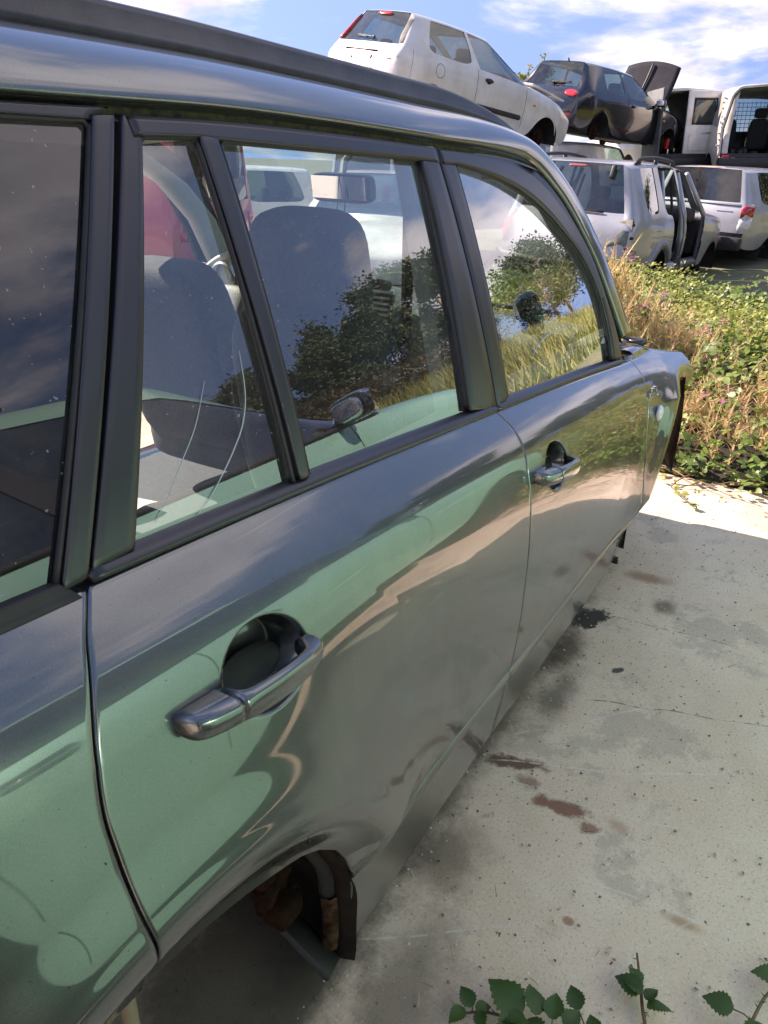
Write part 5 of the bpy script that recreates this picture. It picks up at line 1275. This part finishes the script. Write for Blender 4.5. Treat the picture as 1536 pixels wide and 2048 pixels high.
def bank():
    # solid earth and dead matter core
    xs_, ys_ = np.linspace(3.05, 8.3, 64), np.linspace(-7.5, 4.2, 110); V = []
    for x in xs_:
        for y in ys_: V.append((x, y, float(bank_h(x-.10, y))*.72-.03))
    setp(mk('overgrown_bank', V, grid_faces(64, 110), mat('dark_earth', (.045, .035, .022), rough=1, noise=.6, nscale=6, bump=1, bscale=25)), kind='structure')
    def pts(n, x0, x1, y0_, y1_, dens=None):
        x = rng.uniform(x0, x1, n); y = rng.uniform(y0_, y1_, n)
        if dens is not None:
            k = rng.uniform(0, 1, n) < dens(x, y); x, y = x[k], y[k]
        return x, y
    # where the mass is dry willowherb (along the front and on the near knob) and where it is bramble
    def dry(x, y): 
        q = np.exp(-((x-3.55-.18*np.sin(2*y))/.40)**2)*1.15+np.exp(-((x-4.1)/.7)**2-((y+.0)/.55)**2)*2.2+.12
        return np.clip(q*(.75+.5*np.sin(x*5+y*4)), 0, 1)
    T3 = tri_leaf(4); LF = leaf_shape(5)
    x, y = pts(30000, 3.05, 7.6, -4.2, 1.6, lambda x, y: (1-.85*dry(x, y))*np.clip(1.5-(x-3)/4.5, .25, 1)); n = len(x)
    h = bank_h(x, y); dep = rng.beta(1.1, 3.5, n); z = np.maximum(.02, h*(1-dep*.95)+.06*rng.normal(0, .6, n))
    x2 = x-np.where(dep > .3, .12*rng.uniform(0, 1, n), 0); d = rdir(n, .15, .9); d[:, 0] -= .25
    scatter('bramble_thicket', T3, np.stack([x2, y, z], 1), frames(d, np.stack([-.35+0*x, .25+0*x, 1+0*x], 1)+rng.normal(0, .45, (n, 3))), rng.uniform(.030, .060, n), np.clip(rng.beta(2, 2, n)+.25*np.sin(x*3+y*5), 0, 1), GREEN).update_tag()
    setp(bpy.data.objects['bramble_thicket'], 'green bramble leaves covering the bank beyond the concrete', 'brambles', kind='stuff')
    x, y = pts(46000, 3.1, 7.2, -3.4, 1.5, lambda x, y: np.clip(.35+.5*np.sin(x*2.3-y*3.1)+.2*dry(x, y), .05, 1)*np.clip(1.4-(x-3)/4.2, .3, 1)); n = len(x)
    h = bank_h(x, y); z = h*(1-.35*rng.beta(1, 3, n))+.05+.05*np.abs(rng.normal(0, 1, n)); z = np.maximum(z, .03)
    scatter('yellowing_weeds', LF, np.stack([x, y, z], 1), frames(rdir(n, .5, 1.2), rng.normal(0, .5, (n, 3))+[0, 0, 1]), rng.uniform(.016, .038, n), rng.uniform(0, 1, n), YGREEN)
    setp(bpy.data.objects['yellowing_weeds'], 'small yellow-green weed leaves over the bank top', 'weeds', kind='stuff')
    # willowherb: thin stems with narrow curled leaves and split pods
    x, y = pts(5200, 3.15, 6.4, -3.0, 1.5, dry); n = len(x); h = bank_h(x, y)
    ln = rng.uniform(.12, .27, n)*(1+.75*np.exp(-((x-4.2)/.6)**2-((y+.02)/.36)**2)); base = np.stack([x, y, np.maximum(0, h-.14)], 1)
    lean = np.stack([rng.normal(-.22, .26, n), rng.normal(0, .28, n), np.ones(n)], 1); lean /= np.linalg.norm(lean, axis=1)[:, None]
    scatter('willowherb_stems', BLADE, base, frames(lean), ln*1.05, rng.uniform(0, .5, n), TAN); setp(bpy.data.objects['willowherb_stems'], 'thin tan stems of dry willowherb on the bank', 'dry stems', kind='stuff')
    m_ = 22; t = np.tile(np.linspace(.15, 1, m_), n); P = np.repeat(base, m_, 0)+np.repeat(lean*ln[:, None], m_, 0)*t[:, None]
    d = np.repeat(lean, m_, 0)*.7+rdir(n*m_, .1, .8); 
    scatter('willowherb', BLADE, P, frames(d, rng.normal(0, 1, (n*m_, 3))), rng.uniform(.035, .085, n*m_)*(1.2-.6*t), np.clip(np.repeat(rng.uniform(0, 1, n), m_)+rng.normal(0, .18, n*m_), 0, 1), TAN)
    setp(bpy.data.objects['willowherb'], 'pinkish-tan dry willowherb spilling along the front of the bank', 'willowherb', kind='stuff')
    k = rng.uniform(0, 1, n) < .16; tip = base[k]+lean[k]*ln[k][:, None]; q = 7; P = np.repeat(tip, q, 0)+rng.normal(0, .010, (len(tip)*q, 3))
    scatter('willowherb_flowers', DIAMOND, P, frames(rdir(len(P), .4)), rng.uniform(.012, .024, len(P)), rng.uniform(0, 1, len(P)), PINK); setp(bpy.data.objects['willowherb_flowers'], 'pink willowherb flowers dotted over the dry stems', 'flowers', kind='stuff')
    # creeping litter and low leaves at the slab edge
    x, y = pts(2600, 2.72, 3.5, -3.2, .2, lambda x, y: np.clip((x-2.70)/.75, .02, 1)**1.6); n = len(x)
    scatter('slab_edge_leaves', LF, np.stack([x, y, .008+.05*rng.beta(1, 3, n)*(x-2.6)], 1), frames(rdir(n, .12, .5), rng.normal(0, .35, (n, 3))+[0, 0, 1]), rng.uniform(.018, .040, n), rng.uniform(0, 1, n), YGREEN)
    setp(bpy.data.objects['slab_edge_leaves'], 'low leaves and litter creeping over the edge of the slab', 'leaf litter', kind='stuff')
    bm = bmesh.new()
    for k in range(70):
        x0_, y0_ = rng.uniform(2.78, 3.35), rng.uniform(-2.6, .2); a = rng.normal(-1.5, .55); ln_ = rng.uniform(.15, .7); p = []
        for t in np.linspace(0, 1, 8): p.append((x0_+math.cos(a)*ln_*t+.02*math.sin(t*7+k), y0_+math.sin(a)*ln_*t, .012+.03*abs(math.sin(t*3+k))*rng.uniform(.3, 1)))
        tube(bm, p, [.0035*(1-.6*t) for t in np.linspace(0, 1, 8)], 5)
    setp(mkbm('dry_runners', bm, DRYSTEM), 'tangle of dry brown runners lying on the slab edge', 'dry stems', kind='stuff')
bank()
def creeper(p0, ang, ln, nleaf, label):
    t = thing('creeper', label, 'creeper', p0, group='creepers over the slab edge'); bm = bmesh.new(); pts = []
    for s in np.linspace(0, 1, 14): pts.append((ln*s, .06*math.sin(s*5+ang), .012+.02*abs(math.sin(s*6))))
    tube(bm, pts, [.004*(1-.5*s) for s in np.linspace(0, 1, 14)], 6); mkbm('stem', bm, STEM, t); t.rotation_euler = (0, 0, R(ang))
    for k in range(nleaf):
        p = pts[int(rng.integers(1, 14))]; lf(t, p, rng.uniform(0, 360), rng.uniform(-5, 30), rng.uniform(.020, .038), YGREEN if k % 3 else GREEN)
_lm = {}
DLEAF = leaf_mat('dark_bramble_leaf', ((.022, .055, .010), (.06, .12, .022), (.035, .08, .014)), .42)
def lf(parent, p, yaw, pitch, size, m, tone=None, kind=0):
    key = (m.name, kind)
    if key not in _lm:
        V, F = leaf_shape(16, .42, .045, .30, .30, .045); me = bpy.data.meshes.new('leaf'); me.from_pydata([tuple(v) for v in V], [], F); me.materials.append(m)
        a = me.attributes.new('tone', 'FLOAT', 'POINT'); a.data.foreach_set('value', np.full(len(V), (.25, .6, .9)[kind % 3], np.float32)); me.polygons.foreach_set('use_smooth', [True]*len(F)); _lm[key] = me
    o = bpy.data.objects.new('leaf', _lm[key]); COL.objects.link(o); o.parent = parent; o.location = p; o.rotation_euler = (R(rng.uniform(-30, 30)), R(-pitch), R(yaw)); o.scale = (size, size, size); return o
for i, (x, y, a, ln, lab) in enumerate(((3.12, -.86, -168, .42, 'leafy creeper reaching out from the bank nearest the front wing'), (3.02, -1.05, -100, .5, 'creeper running along the slab edge beside the torn liner'), (3.2, -1.3, -150, .55, 'longest creeper on the sunlit strip of slab'), (3.05, -.72, -60, .4, 'creeper behind the front wing tip'), (2.95, -1.28, -80, .45, 'creeper at the edge of the shade on the slab'))): creeper((x, y, 0), a, ln, 16, lab)
# --- bramble shoots lying on the concrete at the near edge
def shoot(label, pts, leaves, tipdark=False):
    t = thing('bramble_shoot', label, 'bramble', (pts[0][0], pts[0][1], 0)); o0 = Vector((pts[0][0], pts[0][1], 0))
    t.location.x -= .035; P = [Vector(q)-o0 for q in pts]; q = [Vector(v) for v in resample([tuple(v) for v in P], 24, True)]
    bm = bmesh.new(); tube(bm, q, [.0042*(1-.55*s) for s in np.linspace(0, 1, 24)], 8); mkbm('stem', bm, STEM, t)
    bm = bmesh.new()
    for k in range(18):
        c = q[int(k*1.25)+1]; d = Vector((rng.normal(), rng.normal(), abs(rng.normal()))).normalized(); tube(bm, [c+d*.003, c+d*.010], [.0014, .0002], 4)
    setp(mkbm('thorn', bm, STEM, t), kind='stuff')
    for (s, off, yaw, pitch, size, kd) in leaves:
        c = q[min(23, int(s*23))]; b = Vector((math.cos(R(yaw)), math.sin(R(yaw)), 0))*off; p = c+b+Vector((0, 0, .012))
        if off > .01:
            bm = bmesh.new(); tube(bm, [c, c+b*.5+Vector((0, 0, .010)), p], .0013, 5); mkbm('leaf_stalk', bm, STEM, t)
        lf(t, p, yaw, pitch, size, DLEAF, kind=kd)
shoot('bramble shoot with the largest cluster of green leaves, lying on the slab', [(.46, -1.36, .012), (.445, -1.28, .02), (.425, -1.20, .025), (.41, -1.13, .02), (.385, -1.085, .012)],
      [(.97, .0, 160, 10, .034, 1), (.95, .0, 60, 20, .036, 0), (.93, .004, -60, 12, .026, 1), (.88, .006, 205, 5, .030, 2), (.62, .01, 75, 18, .070, 1), (.60, .012, 120, 25, .045, 0), (.58, .01, 25, 12, .052, 0), (.55, .012, 200, 8, .052, 1), (.66, .008, 165, 15, .050, 0), (.50, .012, 15, 18, .044, 1), (.64, .0, 240, 4, .048, 2), (.45, .01, -20, 12, .04, 0), (.25, .012, 40, 15, .036, 0), (.18, .01, 160, 10, .036, 1), (.15, .01, 60, 20, .03, 0), (.3, .05, 42, 18, .040, 0)])
shoot('bramble shoot with a bare blackened tip pointing at the parked car', [(.43, -1.40, .008), (.49, -1.37, .014), (.545, -1.34, .02), (.59, -1.325, .018), (.635, -1.305, .030)],
      [(.72, .0, 95, 12, .045, 0), (.66, .004, 60, 10, .042, 0), (.58, .004, -55, 8, .042, 0), (.62, .006, -20, 16, .03, 0), (.75, .002, 60, 24, .03, 1)])
shoot('long bramble shoot at the right with paired leaves', [(.43, -1.475, .010), (.50, -1.48, .02), (.57, -1.485, .022), (.66, -1.50, .025), (.74, -1.53, .02)],
      [(.5, .0, -40, 14, .050, 0), (.45, .008, -75, 10, .042, 1), (.62, .03, 100, 10, .046, 0), (.6, .03, 150, 8, .040, 1), (.95, .0, 110, 18, .044, 0), (.9, .0, -40, 15, .05, 1), (.15, .0, 130, 8, .04, 0), (.12, .0, -50, 8, .044, 1), (.1, .0, 60, 8, .03, 0)])
# --- field, trees and posts to the right, seen only in the glass and paint
def field():
    n = 42000; x = rng.uniform(1.5, 22, n); y = -rng.uniform(3.9, 15, n)**1.0; z = np.array([terrain_h(a, b) for a, b in zip(x, y)])
    tone = np.clip(.45+.25*np.sin(x*.9+1.3*np.sin(y*.7))+rng.normal(0, .22, n), 0, 1)
    scatter('field_grass', BLADE, np.stack([x, y, z-.03], 1), frames(np.stack([rng.normal(0, .3, n), rng.normal(0, .3, n), np.ones(n)], 1), rng.normal(0, 1, (n, 3))), rng.uniform(.12, .45, n)*2.0, tone, GRASS); setp(bpy.data.objects['field_grass'], 'yellow-green rough grass on the slope, mirrored in the front door', 'grass', kind='stuff')
field()
def tree(x, y, hgt, wid, label, name='tree', group=None, dens=1., dark=DARKG, low=.15, leaf=.34):
    z0 = terrain_h(x, y)-.1; t = thing(name, label, 'tree', (x, y, z0), group=group); bm = bmesh.new(); r0 = hgt*.022
    sp = [(0, 0, 0)]; 
    for k in range(1, 7): sp.append((sp[-1][0]+rng.normal(0, .03)*hgt*.3, sp[-1][1]+rng.normal(0, .03)*hgt*.3, hgt*.95*k/6))
    tube(bm, sp, [r0*(1-.14*k) for k in range(7)], 7); ends = []
    for k in range(16):
        f = rng.uniform(low+.08, .95); b = np.array(resample(sp, 40)[int(f*39)]); a = rng.uniform(0, 6.28); le = wid*(1.05-.62*f)*rng.uniform(.55, 1.1); e_ = b+np.array([math.cos(a)*le, math.sin(a)*le, le*rng.uniform(.05, .55)])
        tube(bm, [tuple(b), tuple((b+e_)/2+[0, 0, .06*le]), tuple(e_)], [r0*.4, r0*.25, r0*.08], 5); ends.append((b, e_))
    mkbm('trunk', bm, DRYSTEM, t); cs = []
    for b, e_ in ends:
        for q in range(5): cs.append(b+(e_-b)*rng.uniform(.35, 1.05)+rng.normal(0, wid*.07, 3))
    cs.append(np.array(sp[-1])); cs.append(np.array(sp[-1])-[0, 0, .3]); cs = np.array(cs); per = int(46*dens); n = len(cs)*per; P = np.repeat(cs, per, 0)+rng.normal(0, 1, (n, 3))*[wid*.105, wid*.105, wid*.08]
    scatter('crown', DIAMOND, P, frames(rdir(n, .1, 1.2), rng.normal(0, 1, (n, 3))), rng.uniform(.5, 1.1, n)*leaf, np.clip(np.repeat(rng.uniform(0, 1, len(cs)), per)+rng.normal(0, .2, n), 0, 1), dark, t)
for i, (x, y, h_, w_, lab) in enumerate(((19, -9.0, 4.6, 2.0, 'tall dark pine, mirrored near the front pillar of the rear door glass'), (21, -11.5, 5.4, 2.3, 'broad dark pine behind the tall one'), (17, -10.6, 3.8, 1.7, 'lower dark pine beside the field edge'), (17.5, -12.8, 4.2, 2.0, 'round pine in the middle of the mirrored row'), (14.6, -11.2, 3.0, 1.5, 'loose pine standing apart from the row'), (26, -6.0, 4.0, 2.3, 'dark bushy tree at the top of the mirrored field'), (28, -8.2, 4.6, 2.6, 'second bushy tree above the field'), (24, -7.6, 3.6, 2.2, 'olive green tree in front of the bushy pair'), (12.6, -12.4, 2.6, 1.6, 'small pine at the left end of the mirrored row'))): tree(x, y, h_, w_, lab, 'pine_tree', 'trees above the field', 2.6, DARKG, .15, .20)
tree(2.9, -6.8, 3.4, 1.3, 'thin leafy tree mirrored at the edge of the rear side glass', 'leafy_tree', None, .5, DARKG, .3, .2)
for i, (x, y, h_, lab) in enumerate(((46, 17.9, 6.8, 'thin treetop left of the black hatchback roof'), (46, 16.75, 7.2, 'thinner treetop just above the black hatchback roof'))): tree(x, y, h_, .9, lab, 'conifer', 'treetops behind the stacked cars', .25, YGREEN, .3, .22)
# brown scrub below the pines
x = rng.uniform(9, 22, 9000); y = -rng.uniform(8.0, 10.5, 9000)-.05*(x-9); z = np.array([terrain_h(a, b) for a, b in zip(x, y)])
scatter('hedge_scrub', DIAMOND, np.stack([x, y, z+rng.uniform(0, 1, 9000)**1.4*1.25], 1), frames(rdir(9000, .3)), rng.uniform(.10, .26, 9000), rng.uniform(0, .7, 9000), leaf_mat('brown_scrub', ((.05, .045, .02), (.17, .13, .06)), .8)); setp(bpy.data.objects['hedge_scrub'], 'brown scrub along the foot of the pines', 'scrub', kind='stuff')
WOOD = mat('weathered_post', (.42, .40, .36), rough=.9, noise=.4, nscale=8)
for i, (x, y, lab) in enumerate(((8.6, -7.0, 'weathered fence post leaning in the field, nearest of the mirrored pair'), (10.6, -7.6, 'weathered fence post farther along the field'), (6.6, -6.5, 'short fence post at the low end of the field'))):
    t = thing('fence_post', lab, 'post', (x, y, terrain_h(x, y)), (R(4), R(-3), 0), 'fence posts in the field'); bm = bmesh.new(); box(bm, (0, 0, .42), (.11, .10, .9), bev=.012); mkbm('post', bm, WOOD, t, angle=40)
# grit, chips and bits of twig on the slab
n = 1500; gx = rng.uniform(-.1, 3.0, n); gy = -.86-rng.uniform(0, 1.2, n)**1.4; ks = rng.uniform(.0012, .0045, n)
PEB = (np.array([(1, 0, 0), (0, 1, 0), (-1, .2, 0), (0, -1, .1), (0, 0, .8), (0, 0, -.4)]), [(0, 1, 4), (1, 2, 4), (2, 3, 4), (3, 0, 4), (1, 0, 5), (2, 1, 5), (3, 2, 5), (0, 3, 5)])
gm = leaf_mat('mixed_grit', ((.06, .05, .04), (.62, .56, .48), (.25, .20, .15)), .9, 0.)
setp(scatter('grit', PEB, np.stack([gx, gy, .004+ks*.3], 1), frames(rdir(n, .1)), ks, rng.beta(.8, .8, n), gm), 'loose grit and small chips scattered on the concrete', 'grit', kind='stuff')
n = 130; gx = rng.uniform(.2, 2.9, n); gy = -.9-rng.uniform(0, .9, n)
setp(scatter('twig_bits', BLADE, np.stack([gx, gy, np.full(n, .007)], 1), frames(np.stack([rng.normal(0, 1, n), rng.normal(0, 1, n), np.full(n, .05)], 1)), rng.uniform(.008, .035, n), rng.uniform(0, .4, n), gm), 'small dark twig and leaf bits on the concrete', 'litter', kind='stuff')
# a rock and a scrap sheet among the weeds
bm = bmesh.new(); bmesh.ops.create_icosphere(bm, subdivisions=3, radius=.16)
for v in bm.verts: v.co *= 1+.25*mnoise.noise(v.co*4); v.co.z *= .6
o = mkbm('rock', bm, mat('pale_rock', (.45, .41, .35), rough=.9, noise=.3, bump=.6)); o.location = (6.2, .05, .28); setp(o, 'pale rock in the weeds beside the silver pickup', 'rock')
V = [(x, y, .03+.05*math.sin(x*9+y*7)+.06*x) for x in np.linspace(0, .34, 8) for y in np.linspace(-.2, .2, 8)]
o = mk('scrap_sheet', V, grid_faces(8, 8), mat('dull_scrap_metal', (.20, .20, .19), rough=.5, metal=.4, noise=.5)); o.location = (3.25, -.76, .02); setp(o, 'crumpled grey scrap sheet under the weeds beside the front wing', 'scrap')
# ------------------------------------------------------------------ the person taking the picture, seen only as a dark reflection
def skin_mesh(name, verts, edges, radii, m, parent=None, levels=2, root=0):
    me = bpy.data.meshes.new(name); me.from_pydata(verts, edges, []); o = bpy.data.objects.new(name, me); COL.objects.link(o)
    o.modifiers.new('k', 'SKIN'); sd = o.modifiers.new('s', 'SUBSURF'); sd.levels = levels
    for i, r_ in enumerate(radii): me.skin_vertices[0].data[i].radius = (r_ if isinstance(r_, tuple) else (r_, r_))
    for i in range(len(verts)): me.skin_vertices[0].data[i].use_root = (i == root)
    em = bpy.data.meshes.new_from_object(o.evaluated_get(bpy.context.evaluated_depsgraph_get())); bpy.data.objects.remove(o); em.name = name
    em.materials.clear(); em.materials.append(m); em.polygons.foreach_set('use_smooth', [True]*len(em.polygons))
    o = bpy.data.objects.new(name, em); COL.objects.link(o); o.parent = parent; return o
def person():
    base = Vector((CAM.x-.40*math.cos(YAW), CAM.y-.40*math.sin(YAW), 0)); t = thing('person', 'standing person in dark jacket and jeans holding up a phone, seen mirrored', 'person', base, (0, 0, YAW))
    V = [(0, 0, .92), (0, 0, 1.08), (.005, 0, 1.26), (0, 0, 1.40), (.015, 0, 1.49), (.03, 0, 1.56), (.035, 0, 1.68)]
    Rd = [(.15, .12), (.145, .115), (.165, .12), (.13, .095), .055, (.075, .085), (.07, .08)]; E_ = [(i, i+1) for i in range(6)]
    for s in (1, -1):
        b = len(V); V += [(0, .080*s, .86), (.02, .072*s, .48), (-.01, .075*s, .09), (.13, .09*s, .045)]; Rd += [.098, .070, .052, .040]; E_ += [(0, b), (b, b+1), (b+1, b+2), (b+2, b+3)]
        b = len(V); V += [(0, .175*s, 1.385), (.06, .20*s, 1.15), (.27, .075*s, 1.185), (.315, .062*s, 1.20)]; Rd += [.068, .050, .032, (.030, .022)]; E_ += [(3, b), (b, b+1), (b+1, b+2), (b+2, b+3)]
    body = skin_mesh('body', V, E_, Rd, mat('dark_jacket', (.045, .055, .047), rough=.85), t)
    me = body.data; sk = mat('skin', (.42, .24, .17), rough=.55); me.materials.append(mat('blue_jeans', (.03, .045, .08), rough=.9)); me.materials.append(sk); me.materials.append(mat('dark_shoes', (.02, .02, .02), rough=.6))
    idx = []
    for p in me.polygons:
        c = p.center; idx.append(3 if c.z < .10 else 1 if c.z < .93 else 2 if (c.z > 1.475 or (c.x > .265 and abs(c.y) < .15)) else 0)
    me.polygons.foreach_set('material_index', idx)
    bm = bmesh.new(); cushion(bm, (.012, 0, 1.675), (.205, .175, .20), Matrix.Identity(3), .85); mkbm('hair', bm, mat('brown_hair', (.03, .018, .012), rough=.7), t)
    bm = bmesh.new()
    cushion(bm, (.115, 0, 1.615), (.03, .025, .05), Matrix.Identity(3), .9); mkbm('nose', bm, sk, t)
    for s in (1, -1):
        bm = bmesh.new(); cushion(bm, (.098, .032*s, 1.645), (.02, .026, .014), Matrix.Identity(3), .9); mkbm('eye', bm, mat('eye', (.6, .6, .6), rough=.2) if s > 0 else bpy.data.materials['eye'], t)
        bm = bmesh.new(); cushion(bm, (.03, .088*s, 1.635), (.035, .018, .06), Matrix.Identity(3), .9); mkbm('ear', bm, sk, t)
        hv, he, hr = [(.31, .062*s, 1.20), (.35, .052*s, 1.215)], [(0, 1)], [(.030, .020), (.034, .018)]
        for k, (dz, ln) in enumerate(((.030, .066), (.011, .074), (-.009, .070), (-.028, .056))):
            b = len(hv); hv += [(.372, .050*s, 1.215+dz), (.394, .040*s, 1.216+dz), (.392, (.040-ln*.5)*s, 1.218+dz)]; hr += [.0095, .0088, .0078]; he += [(1, b), (b, b+1), (b+1, b+2)]
        b = len(hv); hv += [(.34, .045*s, 1.245), (.367, .030*s, 1.262), (.375, .010*s, 1.268)]; hr += [.012, .0105, .009]; he += [(0, b), (b, b+1), (b+1, b+2)]
        skin_mesh('hand', hv, he, hr, sk, t)
    bm = bmesh.new(); box(bm, (0, 0, 0), (.074, .150, .008), bev=.003); ph = mkbm('phone', bm, M['gloss'], None, angle=40)
    ph.matrix_world = Matrix(((_r2.x, _u2.x, -_f.x, 0), (_r2.y, _u2.y, -_f.y, 0), (_r2.z, _u2.z, -_f.z, 0), (0, 0, 0, 1))); ph.location = CAM-_f*.016-_u2*.045+_r2*.02
    setp(ph, 'black phone held up in both hands by the mirrored person', 'phone')
person()
